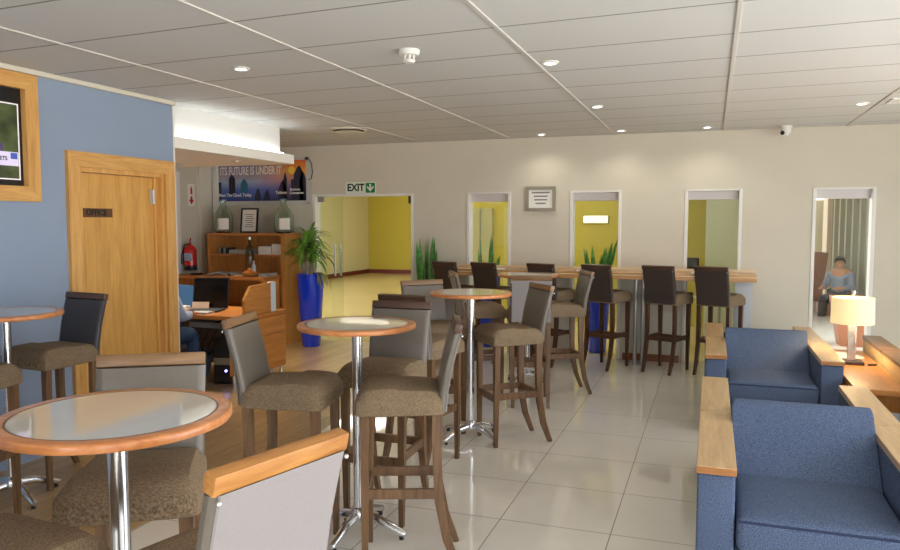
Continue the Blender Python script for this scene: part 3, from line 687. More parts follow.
def newspaper(x, y, rz, lab, s=1.0):
    m = MB()
    for i in range(3):
        m.prism([(-0.15 * s, 0.006 * i), (0.0, 0.006 * i + 0.03), (0.15 * s, 0.006 * i), (0.15 * s, 0.006 * i + 0.004), (0.0, 0.006 * i + 0.036), (-0.15 * s, 0.006 * i + 0.004)], 'y', -0.11 * s + i * 0.01, 0.11 * s)
    o = m.build('newspaper', M['grey_paper'], None, loc=(x, y, cz + 0.001), rot=(0, 0, rz))
    tag(o, lab, 'newspaper')
newspaper(-6.15, 8.2, 0.4, 'grey folded newspaper on the ledge left of the other papers', 0.9)
newspaper(-5.92, 8.24, -0.5, 'grey folded newspaper lying next to the fruit bowl', 0.9)
tag(MB().box(-5.47, -5.37, 8.12, 8.4, cz, cz + 0.035, 0.003).build('magazine_stack', M['grey_paper']), 'grey magazine stack on the right end of the ledge', 'magazines')
tag(MB().box(-5.82, -5.68, 8.07, 8.16, cz, cz + 0.02, 0.003).build('note_pad', plain('peach paper', rgb(240, 196, 150), 0.8)), 'peach coloured note pad beside the fruit bowl', 'note pad')
tag(MB().box(-6.52, -6.40, 8.1, 8.2, cz, cz + 0.025, 0.006).build('stapler', M['black']), 'small black stapler on the left end of the ledge', 'stapler')

# ------------------------------------------------------------------ reception desk
DX0, DX1, DYN, DYF, DT = -6.55, -4.28, 6.10, 6.86, 0.70
p = thing('reception_desk', 'reddish wood reception desk beyond the office door', 'desk', (0, 0, 0))
MB().box(DX0, DX1, DYN, DYF, DT - 0.04, DT, 0.003).build('desktop', M['desk_x'], p)
MB().box(DX1 - 0.20, DX1 - 0.02, DYN + 0.02, DYF - 0.02, 0.1, DT - 0.04).build('pedestal', M['desk_z'], p)
for i, (z0, z1) in enumerate(((0.48, 0.65), (0.11, 0.47))):
    q = MB().box(DX1 - 0.02, DX1 - 0.002, DYN + 0.03, DYF - 0.03, z0, z1, 0.002).build('drawer', M['desk_y'], p)
m = MB()
for xx in (DX1 - 0.17, DX1 - 0.05):
    for yy in (DYN + 0.05, DYF - 0.05):
        MB().tube([(xx, yy, 0), (xx, yy, 0.1)], 0.018, 12).build('foot', M['chrome'], p, True)
MB().prism([(6.16, DT), (6.62, DT), (6.62, 1.0), (6.27, 0.99), (6.16, 0.86)], 'x', DX1 - 0.07, DX1 - 0.04).build('side_screen', M['desk_y'], p)
MB().box(DX1 - 0.08, DX1 - 0.03, 6.62, 6.70, DT, 1.005).build('end_post', plain('pale blue post', rgb(214, 226, 236), 0.5), p)
MB().box(DX0, DX0 + 0.04, DYN + 0.02, DYF - 0.02, 0, DT - 0.04).build('side_panel', M['desk_z'], p)
MB().box(DX0 + 0.04, DX1 - 0.20, DYF - 0.1, DYF - 0.07, 0.08, DT - 0.04).build('modesty_panel', wood('dark panel', rgb(70, 44, 28), rgb(96, 62, 40), 'x'), p)
lp = thing('laptop', 'open black laptop on the reception desk', 'laptop', (-5.0, 6.50, DT), 0.3)
MB().box(-0.17, 0.17, -0.22, 0.02, 0, 0.02, 0.004).build('keyboard_base', M['ink'], lp)
Mt = Matrix.Translation((0, 0.02, 0.016)) @ Matrix.Rotation(-0.22, 4, 'X')
MB().box(-0.19, 0.19, 0, 0.016, 0, 0.33, 0.004, mat=Mt).build('lid', M['black'], lp)
MB().box(-0.175, 0.175, -0.001, 0.001, 0.018, 0.315, mat=Mt).build('screen', plain('dark screen', rgb(10, 10, 12), 0.15), lp)
tag(MB().box(-0.12, 0.06, -0.006, 0.0, 0, 0.07, mat=Matrix.Rotation(-0.3, 4, 'X')).build('paper_note', plain('cream note', rgb(236, 206, 180), 0.8), None, loc=(-5.03, 6.44, DT + 0.022), rot=(0, 0, 0.3)), 'cream paper note propped on the laptop keyboard', 'note')
tag(MB().box(-0.16, 0.16, -0.012, 0.012, 0, 0.24, 0.004, mat=Matrix.Rotation(-0.2, 4, 'X')).build('folder', M['cyan_folder'], None, loc=(-5.42, 6.62, DT + 0.003), rot=(0, 0, -0.3)), 'bright blue folder standing on the desk left of the laptop', 'folder')
tag(MB().box(-5.0, -4.78, 6.16, 6.3, DT, DT + 0.018, 0.003).build('paper_pad', M['grey_paper']), 'grey papers at the near edge of the reception desk', 'papers')
m = MB()
for i in range(3): m.box(-0.11, 0.11, -0.15, 0.15, 0.012 * i, 0.012 * i + 0.009, mat=Matrix.Rotation(0.1 * i, 4, 'Z'))
tag(m.build('document_pile', M['paper'], None, loc=(-5.38, 6.4, DT)), 'pile of white documents in front of the blue folder', 'papers')
p = thing('computer_tower', 'black computer tower with a blue power light under the desk', 'computer', (-4.64, 6.36, 0), 0.2)
MB().box(-0.095, 0.095, -0.2, 0.2, 0.01, 0.46, 0.006).build('case', M['black'], p)
MB().box(-0.09, 0.09, -0.208, -0.2, 0.2, 0.27).build('drive_bay', M['steel'], p)
MB().ball((0.04, -0.205, 0.14), 0.012, n=6).build('power_light', M['led'], p)
p = thing('power_strip', 'grey power strip and cables hung under the desktop', 'power strip', (-5.0, 6.45, 0.52))
MB().box(-0.2, 0.2, -0.03, 0.03, 0, 0.06, 0.006).build('strip', plain('grey plastic', rgb(150, 152, 158), 0.5), p)
for i in range(4):
    MB().tube([(-0.15 + i * 0.1, -0.02, 0.0), (-0.2 + i * 0.09, -0.06, -0.16), (-0.12 + i * 0.05, -0.03, -0.3), (-0.05 + i * 0.1, 0.05, 0.1)], 0.006, 6).build('cable', M['black'], p, True)
MB().box(-0.02, 0.02, 0.03, 0.3, 0.03, 0.05).build('bracket', M['black'], p)
tag(MB().lathe([(0, 0), (0.09, 0), (0.12, 0.25), (0.125, 0.26), (0.11, 0.26), (0.08, 0.012), (0, 0.012)], 24).build('waste_bin', M['cloth_blue'], None, True, loc=(-5.12, 6.5, 0)), 'pale blue waste bin on the floor under the desk', 'bin')

# ------------------------------------------------------------------ people
def skin_body(name, pts, edges, radii, mat, parent, sub=2, root=0):
    me = bpy.data.meshes.new(name); me.from_pydata([Vector(q) for q in pts], edges, [])
    o = bpy.data.objects.new(name, me); COL.objects.link(o)
    bpy.context.view_layer.objects.active = o
    md = o.modifiers.new('skin', 'SKIN'); md.use_smooth_shade = True
    lay = me.skin_vertices[0].data if me.skin_vertices else None
    if lay is None:
        bm = bmesh.new(); bm.from_mesh(me); bm.verts.layers.skin.verify(); bm.to_mesh(me); bm.free(); lay = me.skin_vertices[0].data
    for i, r in enumerate(radii):
        lay[i].radius = (r, r) if not isinstance(r, tuple) else r
        lay[i].use_root = (i == root)
    s2 = o.modifiers.new('sub', 'SUBSURF'); s2.levels = sub; s2.render_levels = sub
    bpy.context.view_layer.update()
    m2 = bpy.data.meshes.new_from_object(o.evaluated_get(bpy.context.evaluated_depsgraph_get()))
    m2.materials.clear(); m2.materials.append(mat)
    for f in m2.polygons: f.use_smooth = True
    bpy.data.objects.remove(o); bpy.data.meshes.remove(me)
    r = bpy.data.objects.new(name, m2); COL.objects.link(r)
    if parent: r.parent = parent
    return r
def seated_person(name_label, loc, rz, shirt, trousers, arm_dz=0.0):
    p = thing('person', name_label, 'person', loc, rz)
    # body: origin on the seat, facing +y
    P = [(0, 0, 0.08), (0, 0.0, 0.25), (0, 0.02, 0.42), (0, 0.03, 0.52), (0, 0.05, 0.58), (0, 0.07, 0.66), (0, 0.085, 0.72),
         (-0.17, 0.02, 0.47), (-0.22, 0.1, 0.26), (-0.16, 0.33, 0.255 + arm_dz), (-0.12, 0.40, 0.255 + arm_dz),
         (0.17, 0.02, 0.47), (0.22, 0.1, 0.26), (0.16, 0.33, 0.255 + arm_dz), (0.12, 0.40, 0.255 + arm_dz),
         (-0.1, 0.02, 0.06), (-0.12, 0.42, 0.06), (-0.12, 0.44, -0.34), (-0.12, 0.58, -0.38),
         (0.1, 0.02, 0.06), (0.12, 0.42, 0.06), (0.12, 0.44, -0.34), (0.12, 0.58, -0.38)]
    E = [(0, 1), (1, 2), (2, 3), (3, 4), (4, 5), (5, 6), (3, 7), (7, 8), (8, 9), (9, 10), (3, 11), (11, 12), (12, 13), (13, 14), (0, 15), (15, 16), (16, 17), (17, 18), (0, 19), (19, 20), (20, 21), (21, 22)]
    R_ = [0.15, 0.14, 0.15, 0.11, 0.05, 0.085, 0.07, 0.065, 0.05, 0.036, 0.036, 0.065, 0.05, 0.036, 0.036, 0.09, 0.065, 0.045, 0.04, 0.09, 0.065, 0.045, 0.04]
    skin_body('body', P, E, R_, M['skin'], p)
    # shirt and trousers follow the body a few millimetres out
    i = [0, 1, 2, 3, 7, 8, 9, 11, 12, 13]; mp = {q: n for n, q in enumerate(i)}
    skin_body('shirt', [P[q] for q in i], [(mp[a], mp[b]) for a, b in E if a in mp and b in mp], [R_[q] + 0.012 for q in i], shirt, p)
    i = [0, 15, 16, 17, 19, 20, 21]; mp = {q: n for n, q in enumerate(i)}
    skin_body('trousers', [P[q] for q in i], [(mp[a], mp[b]) for a, b in E if a in mp and b in mp], [R_[q] + 0.016 for q in i], trousers, p)
    m = MB().ball((0, 0.06, 0.70), 0.098, (0.92, 1.0, 1.05), 10)
    bmesh.ops.delete(m.bm, geom=[v for v in m.bm.verts if v.co.y > 0.10 and v.co.z < 0.745 or v.co.z < 0.64], context='VERTS')
    m.build('hair', M['hair'], p, True)
    MB().ball((-0.03, 0.152, 0.695), 0.009, n=6).build('eye', M['ink'], p); MB().ball((0.03, 0.152, 0.695), 0.009, n=6).build('eye', M['ink'], p)
    # hands: palm with five bent fingers
    for s in (-1, 1):
        b = Vector(P[10] if s < 0 else P[14])
        pts = [b, b + Vector((0, 0.06, 0))]; ed = [(0, 1)]; rr = [0.026, 0.03]
        for k, (dx, ln) in enumerate(((-0.027, 0.06), (-0.009, 0.072), (0.009, 0.068), (0.027, 0.052))):
            j = len(pts); q = b + Vector((dx, 0.075, 0)); pts += [q, q + Vector((dx * 0.2, ln * 0.55, -0.004)), q + Vector((dx * 0.25, ln, -0.02))]
            ed += [(1, j), (j, j + 1), (j + 1, j + 2)]; rr += [0.011, 0.009, 0.008]
        j = len(pts); q = b + Vector((-s * 0.03, 0.02, 0)); pts += [q, q + Vector((-s * 0.022, 0.035, -0.005)), q + Vector((-s * 0.026, 0.06, -0.012))]
        ed += [(0, j), (j, j + 1), (j + 1, j + 2)]; rr += [0.013, 0.011, 0.009]
        skin_body('hand', pts, ed, rr, M['skin'], p, 1)
    return p
seated_person('person in a pale shirt and blue jeans seated at the reception desk', (-4.98, 5.66, 0.46), 0.1, M['shirt'], M['jeans'])
p = thing('desk_chair', 'dark desk chair under the person at the reception desk', 'chair', (-4.98, 5.62, 0), 0.1)
MB().box(-0.22, 0.22, -0.22, 0.24, 0.39, 0.45, 0.025).build('seat', M['vinyl_black'], p)
MB().box(-0.2, 0.2, -0.27, -0.22, 0.5, 0.9, 0.02).build('backrest', M['vinyl_black'], p)
MB().tube([(0, -0.245, 0.42), (0, -0.245, 0.55)], 0.02).tube([(0, -0.245, 0.42), (0, 0, 0.40)], 0.02).tube([(0, 0, 0.06), (0, 0, 0.4)], 0.03).build('stem', M['black'], p, True)
for i in range(5):
    a = i * 2 * PI / 5; MB().tube([(0, 0, 0.09), (0.27 * math.cos(a), 0.27 * math.sin(a), 0.05)], 0.018).ball((0.27 * math.cos(a), 0.27 * math.sin(a), 0.026), 0.026, n=8).build('leg', M['black'], p, True)

seated_person('person in a grey blue shirt seated outside behind the last window', (2.16, 14.5, 0.24), 2.6, M['shirt_grey'], M['ink'])
tag(MB().box(-0.35, 0.35, -0.25, 0.25, 0, 0.2, 0.02).build('ottoman', M['terracotta'], None, loc=(2.16, 14.52, 0)), 'low brown ottoman under the person outside the last window', 'ottoman')
def planter(x, y, w, h, lab):
    m = MB()
    for (a, b, z) in ((0, 0, 0),): pass
    vs0 = [m.bm.verts.new((sx_ * w * 0.32, sy_ * w * 0.32, 0)) for sx_, sy_ in ((-1, -1), (1, -1), (1, 1), (-1, 1))]
    vs1 = [m.bm.verts.new((sx_ * w * 0.5, sy_ * w * 0.5, h)) for sx_, sy_ in ((-1, -1), (1, -1), (1, 1), (-1, 1))]
    vs2 = [m.bm.verts.new((sx_ * w * 0.43, sy_ * w * 0.43, h)) for sx_, sy_ in ((-1, -1), (1, -1), (1, 1), (-1, 1))]
    vs3 = [m.bm.verts.new((sx_ * w * 0.41, sy_ * w * 0.41, h - 0.05)) for sx_, sy_ in ((-1, -1), (1, -1), (1, 1), (-1, 1))]
    m.bm.faces.new(vs0)
    for A_, B_ in ((vs0, vs1), (vs1, vs2), (vs2, vs3)):
        for i in range(4): m.bm.faces.new((A_[i], A_[(i + 1) % 4], B_[(i + 1) % 4], B_[i]))
    m.bm.faces.new(vs3)
    return tag(m.build('planter', M['terracotta'], None, loc=(x, y, 0)), lab, 'planter')
planter(1.78, 10.95, 0.5, 0.64, 'square rust brown planter outside the window, behind the lamp')
planter(2.0, 17.0, 0.5, 1.0, 'tall tapered rust brown planter at the left edge of the last window')

# ------------------------------------------------------------------ plants
def pot(parent, r=0.18, h=0.95):
    MB().lathe([(0, 0), (r * 0.62, 0), (r * 0.66, 0.01), (r, h - 0.02), (r, h), (r * 0.9, h), (r * 0.88, h - 0.06), (0, h - 0.06)], 40).build('pot', M['pot'], parent, True)
    MB().lathe([(0, h - 0.055), (r * 0.88, h - 0.055), (r * 0.88, h - 0.05), (0, h - 0.045)], 24).build('soil', M['soil'], parent)
p = thing('potted_palm', 'leafy dragon palm in a tall cobalt pot beside the exit', 'plant', (-4.95, 8.52, 0))
pot(p, 0.18, 0.955)
m = MB()
heads = [(-0.02, 0.02, 1.42), (0.05, -0.03, 1.22), (-0.06, -0.04, 1.32)]
for hx, hy, hz in heads: m.tube([(hx * 0.4, hy * 0.4, 0.9), (hx * 0.8, hy, 1.1), (hx, hy, hz)], [0.017, 0.014, 0.012], 8)
m.build('cane', M['bark'], p, True)
m = MB(); rnd = random.Random(3)
for hx, hy, hz in heads:
    for i in range(30):
        a = rnd.uniform(0, 2 * PI); el = rnd.uniform(0.0, 1.25)
        d = (math.cos(a) * math.cos(el), math.sin(a) * math.cos(el), math.sin(el))
        m.blade((hx, hy, hz - rnd.uniform(0, 0.14)), d, (0, 0, 1), rnd.uniform(0.28, 0.46), 0.046, rnd.uniform(1.4, 2.6))
m.build('foliage', M['leaf'], p, True)
m = MB()
for i in range(14):
    a = rnd.uniform(-0.8, 0.9); el = rnd.uniform(0.2, 1.2)
    m.blade((0.08, 0.0, 0.93), (math.cos(a) * math.cos(el), math.sin(a) * math.cos(el) - .2, math.sin(el)), (0, 0, 1), rnd.uniform(0.2, 0.38), 0.018, 3.6)
m.build('trailing_leaves', plain('pale trailing leaf', rgb(150, 150, 84), 0.5, noise=0.3, nscale=20), p, True)

def snake_plant(x, y, lab, hpot, n, seed, hmin, hmax, r=0.17, spread=0.3):
    p = thing('snake_plant', lab, 'plant', (x, y, 0), 0, 'snake plants in blue pots')
    pot(p, r, hpot)
    m = MB(); rd = random.Random(seed)
    for i in range(n):
        a = rd.uniform(0, 2 * PI); ln = rd.uniform(hmin, hmax); t = rd.uniform(0.02, spread)
        m.blade((0.08 * math.cos(a), 0.08 * math.sin(a), hpot - 0.06), (t * math.cos(a), t * math.sin(a), 1), (math.cos(a + 1.2), math.sin(a + 1.2), 0), ln, 0.06, 0.08, 6, 0.2)
    m.build('foliage', M['leaf_dark'], p, True)
snake_plant(-3.38, 8.68, 'tall snake plant against the wall right of the exit', 0.8, 18, 5, 0.4, 0.74, spread=0.1)
snake_plant(-2.76, 9.3, 'snake plant in a blue pot behind the first window', 0.92, 8, 8, 0.25, 0.62, spread=0.3)
snake_plant(-1.33, 9.32, 'snake plant in a blue pot behind the second window', 0.92, 9, 11, 0.3, 0.6, spread=0.28)

# things seen beyond the glass
p = thing('monitor', 'dark computer monitor behind the third window', 'monitor', (-0.30, 9.85, 0.72))
MB().box(-0.16, 0.16, 0, 0.03, 0.16, 0.46, 0.005).build('screen', M['black'], p)
MB().tube([(0.0, 0.015, 0.01), (0.0, 0.015, 0.2)], 0.02).build('stand', M['black'], p)
MB().box(-0.1, 0.1, -0.06, 0.09, 0, 0.015, 0.003).build('base', M['black'], p)
p = thing('corridor_table', 'pale table in the corridor behind the third window', 'table', (-0.30, 9.9, 0))
MB().box(-0.45, 0.45, -0.3, 0.3, 0.69, 0.72, 0.004).build('table_top', M['laminate'], p)
for sx_ in (-0.41, 0.41):
    for sy_ in (-0.26, 0.26): MB().tube([(sx_, sy_, 0), (sx_, sy_, 0.69)], 0.018).build('leg', M['steel'], p, True)
p = thing('light_reflection', 'glowing rectangle standing in for a reflected light fitting, beyond the second window', 'light', (-1.77, 12.1, 1.66))
MB().box(-0.2, 0.2, -0.04, 0, -0.055, 0.075, 0.006).build('housing', M['steel'], p)
MB().box(-0.19, 0.19, -0.05, -0.04, -0.045, 0.065, 0.004).build('diffuser', M['light_reflection'], p)  # glowing box put in for a light fitting mirrored in the pane
for i, (x, y) in enumerate(((-7.5, 11.5), (-7.5, 15.0), (-7.5, 18.6), (-2.2, 10.4), (-11.5, 13.5))):  # glowing panels out of view, added to light the corridor
    p = tag(MB().box(-0.6, 0.6, -0.3, 0.3, -0.03, 0, 0.004).build('fill_panel', M['fill_glow'], None, loc=(x, y, 2.95)),
            ['added unseen fill light panel just inside the exit', 'added unseen fill light panel midway along the corridor', 'added unseen fill light panel at the far end of the corridor', 'added unseen fill light panel behind the windows', 'added unseen fill light panel in the left arm of the corridor'][i], 'light', 'added corridor fill panels')

# ------------------------------------------------------------------ counter along the back wall
CX0, CX1, CYN, CZ = -3.15, 0.455, 8.30, 1.075
p = thing('bar_counter', 'long oak bar counter along the back wall', 'counter', (0, 0, 0))
MB().box(CX0, CX1, CYN, YB - 0.016, CZ - 0.022, CZ, 0.003).build('top_board', M['counter'], p)
MB().box(CX0, CX1, CYN + 0.004, YB - 0.016, CZ - 0.032, CZ - 0.022).build('inlay', M['inlay'], p)
MB().box(CX0, CX1, CYN, YB - 0.016, CZ - 0.075, CZ - 0.032, 0.003).build('lower_board', M['counter'], p)
MB().box(CX0, CX1, CYN + 0.42, CYN + 0.44, CZ, CZ + 0.03, 0.002).build('upstand', M['inlay'], p)
for x in (-2.68, -0.80, -0.72):
    MB().tube([(x, 8.62, 0), (x, 8.62, CZ - 0.075)], 0.022, 16).lathe([(0, 0), (0.05, 0), (0.05, 0.008), (0, 0.01)], 20, (x, 8.62, 0)).build('post', M['steel'], p, True)
MB().box(0.25, 0.43, 8.60, 8.63, 0, CZ - 0.075, 0.003).build('end_panel', plain('pale grey end panel', rgb(196, 200, 204), 0.5), p)
for x, lab in ((-2.35, 'white slip of paper on the counter by the second stool'), (-1.38, 'white slip of paper on the counter by the second window'), (-0.14, 'white slip of paper on the counter by the right end stool')):
    tag(MB().box(x - 0.06, x + 0.06, 8.36, 8.46, CZ, CZ + 0.012, 0.002).build('paper_slip', M['paper']), lab, 'paper', 'slips on the counter')

# ------------------------------------------------------------------ bar tables
def bar_table(x, y, lab, rz, proto=[None]):
    if proto[0] is None:
        t = thing('bar_table', lab, 'table', (x, y, 0), rz, 'round bar tables'); proto[0] = t
        R_ = 0.305
        MB().lathe([(0.268, 1.0980), (0.268, 1.1100), (0.296, 1.1100), (0.302, 1.1080), (R_, 1.1040), (R_, 1.0900), (0.302, 1.0850), (0.296, 1.0830), (0, 1.0830), (0, 1.0980), (0.268, 1.0980)], 72).build('rim', M['rim'], t, True)
        MB().lathe([(0, 1.0981), (0.262, 1.0981), (0.262, 1.1095), (0, 1.1095)], 72).build('inset', M['laminate'], t)
        MB().lathe([(0.2622, 1.0981), (0.2678, 1.0981), (0.2678, 1.1102), (0.2622, 1.1102), (0.2622, 1.0981)], 72).build('bead', plain('brown bead line', rgb(110, 84, 62), 0.4), t)
        MB().lathe([(0, 1.0700), (0.09, 1.0700), (0.09, 1.0830), (0, 1.0830)], 24).build('mounting_plate', M['black'], t)
        MB().lathe([(0, 0.075), (0.045, 0.075), (0.05, 0.10), (0.04, 0.13), (0.027, 0.14), (0.027, 1.0710), (0, 1.0710)], 28).build('column', M['chrome'], t, True)
        for i in range(4):
            a = PI / 4 + i * PI / 2
            d = Vector((math.cos(a), math.sin(a), 0))
            f = MB().tube([d * 0.03 + Vector((0, 0, 0.095)), d * 0.12 + Vector((0, 0, 0.085)), d * 0.26 + Vector((0, 0, 0.032)), d * 0.275 + Vector((0, 0, 0.03))], [0.027, 0.024, 0.019, 0.012], 14).build('foot', M['chrome'], t, True)
            q = d * 0.25
            MB().lathe([(0, 0), (0.012, 0), (0.012, 0.02), (0, 0.02)], 12, (q.x, q.y, 0)).build('glide', M['rubber'], f)
        return t
    t = copy_tree(proto[0]); t.location = (x, y, 0); t.rotation_euler = (0, 0, rz); t['label'] = lab
    return t
bar_table(-1.527, 1.578, 'round bar table with orange rim, nearest in the left foreground', 0.3)
bar_table(-1.718, 3.42, 'second round bar table from the front, before the tall blue pot', 0.74)
bar_table(-1.685, 5.24, 'third round bar table from the front, between the middle stools', 0.3)
bar_table(-1.727, 7.237, 'furthest round bar table, just before the counter', 0.3)
bar_table(-3.85, 3.16, 'round bar table against the blue wall at the left edge', 0.5)

# ------------------------------------------------------------------ bar stools
def make_stool(vinyl, rail, legm, back_mat):
    t = thing('bar_stool', '', 'bar stool', (0, 0, 0), 0, 'upholstered bar stools')
    # seat: crowned upholstered block, narrower at the back
    m = MB(); N = 12
    def edge(v): return 0.205 - 0.022 * (0.5 - v)    # half width along y
    top = {}; bot = {}
    for i in range(N + 1):
        for j in range(N + 1):
            u = i / N * 2 - 1; v = j / N * 2 - 1
            # superellipse rounding of the outline
            k_ = (1 - 0.5 * abs(u) ** 8 * abs(v) ** 8 * 0.12)
            x = u * (0.198 + 0.013 * v) * k_; y = v * 0.208 * k_ + 0.004
            ed = (1 - abs(u) ** 8) * (1 - abs(v) ** 8)
            z = 0.815 + 0.045 * ed ** 0.45 * (1 - 0.25 * v * v) + (0.012 if v > 0 else 0) * ed
            top[i, j] = m.bm.verts.new((x, y, z)); 
    ring = [(i, 0) for i in range(N)] + [(N, j) for j in range(N)] + [(N - i, N) for i in range(N)] + [(0, N - j) for j in range(N)]
    for i in range(N):
        for j in range(N): m.bm.faces.new((top[i, j], top[i + 1, j], top[i + 1, j + 1], top[i, j + 1]))
    prev = [top[q] for q in ring]
    for dz, sc_ in ((-0.012, 1.012), (-0.04, 1.016), (-0.068, 1.012), (-0.073, 0.97)):
        cur = [m.bm.verts.new((top[q].co.x * sc_, top[q].co.y * sc_, 0.815 + dz)) for q in ring]
        for a in range(len(ring)): m.bm.faces.new((prev[a], prev[(a + 1) % len(ring)], cur[(a + 1) % len(ring)], cur[a]))
        prev = cur
    m.bm.faces.new(prev)
    m.build('seat', M['seat'], t, True)
    # backrest: slightly curved leaning panel
    prof = [(-0.188, 0.755), (-0.195, 0.85), (-0.215, 0.96), (-0.243, 1.07), (-0.258, 1.122)]
    m = MB(); th = 0.042; W_ = 0.182
    outer = [(y - th / 2, z) for y, z in prof]; inner = [(y + th / 2, z) for y, z in prof]
    cols = [(-W_, 0.35), (-W_ + 0.008, 0.8), (-W_ + 0.03, 1.0), (W_ - 0.03, 1.0), (W_ - 0.008, 0.8), (W_, 0.35)]
    gi = []; go = []
    for (y, z) in prof:
        tf = (z - 0.755) / 0.367
        sc_ = 0.97 + 0.03 * tf
        gi.append([m.bm.verts.new((x * sc_, y + th * 0.5 * q, z)) for x, q in cols]); go.append([m.bm.verts.new((x * sc_, y - th * 0.5 * q, z)) for x, q in cols])
    for a in range(len(prof) - 1):
        for b in range(5):
            m.bm.faces.new((gi[a][b], gi[a][b + 1], gi[a + 1][b + 1], gi[a + 1][b])); m.bm.faces.new((go[a][b + 1], go[a][b], go[a + 1][b], go[a + 1][b + 1]))
        m.bm.faces.new((gi[a][0], gi[a + 1][0], go[a + 1][0], go[a][0])); m.bm.faces.new((gi[a][5], go[a][5], go[a + 1][5], gi[a + 1][5]))
    m.bm.faces.new(gi[0] + go[0][::-1]); m.bm.faces.new(gi[-1][::-1] + go[-1])
    bk = m.build('backrest', vinyl, t, True)
    m = MB(); rows = [[m.bm.verts.new((x, y - th * 0.5 - 0.002 * q, z)) for x, q in ((-W_ * 0.93, -1), (-W_ * 0.91, 1), (W_ * 0.91, 1), (W_ * 0.93, -1))] for y, z in prof]
    for a in range(len(rows) - 1):
        for b in range(3): m.bm.faces.new((rows[a][b], rows[a][b + 1], rows[a + 1][b + 1], rows[a + 1][b]))
    m.build('back_panel', back_mat, t, True)
    MB().box(-0.181, 0.181, -0.017, 0.018, 0, 0.043, 0.004, mat=Matrix.Translation((0, -0.2587, 1.1225)) @ Matrix.Rotation(0.24, 4, 'X')).build('top_rail', rail, t, True)
    for s in (-1, 1):
        MB().ball((s * 0.172, -0.281, 1.108), 0.006, n=5).build('stud', M['chrome'], t, True)
    # legs
    for s in (-1, 1):
        MB().sweep([(s * 0.165, 0.168, 0.752), (s * 0.163, 0.170, 0.4), (s * 0.160, 0.172, 0.0)], [0.042, 0.036, 0.026], [0.042, 0.036, 0.026]).build('leg', legm, t)
        MB().sweep([(s * 0.158, -0.168, 0.755), (s * 0.158, -0.165, 0.55), (s * 0.157, -0.175, 0.33), (s * 0.156, -0.21, 0.15), (s * 0.154, -0.268, 0.0)], [0.036, 0.036, 0.036, 0.034, 0.026], [0.046, 0.044, 0.042, 0.038, 0.03]).build('leg', legm, t)
    m = None
    MB().box(-0.147, 0.147, 0.158, 0.18, 0.325, 0.372, 0.002).build('stretcher', legm, t)
    MB().box(-0.142, 0.142, -0.184, -0.162, 0.345, 0.392, 0.002).build('stretcher', legm, t)
    for s in (-1, 1):
        MB().box(s * 0.16 - 0.01, s * 0.16 + 0.01, -0.157, 0.155, 0.345, 0.392, 0.002).build('stretcher', legm, t)
    return t
PROTO = {}
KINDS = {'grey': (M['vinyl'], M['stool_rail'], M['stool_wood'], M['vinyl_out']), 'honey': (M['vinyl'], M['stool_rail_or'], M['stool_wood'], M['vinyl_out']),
         'shaded_rail': (M['vinyl'], M['dark_rail'], M['stool_wood'], M['vinyl_out']), 'dark': (M['vinyl_dark'], M['dark_rail'], M['dark_wood'], M['vinyl_dark']),  # first kind here: rail colour carries the shade around the second table
         'charcoal': (M['vinyl_black'], M['dark_rail'], M['stool_wood'], M['vinyl_out'])}  # near black vinyl and dark rail hold the shade by the blue wall
def stool(x, y, hx, hy, kind, lab):
    rz = math.atan2(hy, hx) - PI / 2
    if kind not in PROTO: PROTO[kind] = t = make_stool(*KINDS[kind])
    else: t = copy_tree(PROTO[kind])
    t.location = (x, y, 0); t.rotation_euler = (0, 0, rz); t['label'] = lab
    return t
stool(-3.902, 3.521, -0.091, -0.996, 'charcoal', 'bar stool with a near black back beside the office door')
stool(-3.72, 2.78, -0.25, 0.97, 'grey', 'bar stool half cut off by the left edge, near the blue wall')
stool(-1.721, 1.868, 0.521, -0.854, 'grey', 'bar stool facing us behind the nearest round table')
stool(-1.075, 1.36, -0.964, 0.266, 'honey', 'nearest bar stool, seen from behind, with a honey top rail')
stool(-1.62, 1.235, 0.10, 0.99, 'grey', 'bar stool in the bottom left corner, only its seat in view')
stool(-1.95, 3.165, 0.976, 0.217, 'grey', 'bar stool left of the second table, its grey back tilted left')
stool(-1.39, 3.245, -0.93, -0.36, 'shaded_rail', 'bar stool right of the second table, backrest seen edge on')
stool(-1.697, 3.72, 0.041, -0.999, 'shaded_rail', 'bar stool facing us just behind the second table')
stool(-1.81, 4.60, 0.172, 0.985, 'shaded_rail', 'bar stool turned away, back to back with the one behind the second table')
stool(-2.004, 5.331, 0.704, -0.71, 'grey', 'bar stool with a pale back left of the third table')
stool(-1.405, 5.30, -0.779, -0.627, 'grey', 'bar stool right of the third table with a shiny grey back')
stool(-1.537, 6.519, -0.276, 0.961, 'grey', 'bar stool turned away, hidden behind the one right of the third table')
stool(-2.046, 6.667, 0.883, 0.469, 'grey', 'bar stool left of the furthest round table, facing it')
stool(-1.357, 6.995, -0.90, -0.43, 'grey', 'bar stool right of the furthest round table, facing it')
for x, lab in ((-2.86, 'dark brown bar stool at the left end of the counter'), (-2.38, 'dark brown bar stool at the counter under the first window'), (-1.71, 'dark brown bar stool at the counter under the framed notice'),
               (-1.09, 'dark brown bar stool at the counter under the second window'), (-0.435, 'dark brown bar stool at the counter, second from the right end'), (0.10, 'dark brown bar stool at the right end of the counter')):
    stool(x, 8.41, 0.37, 0.93, 'dark', lab)

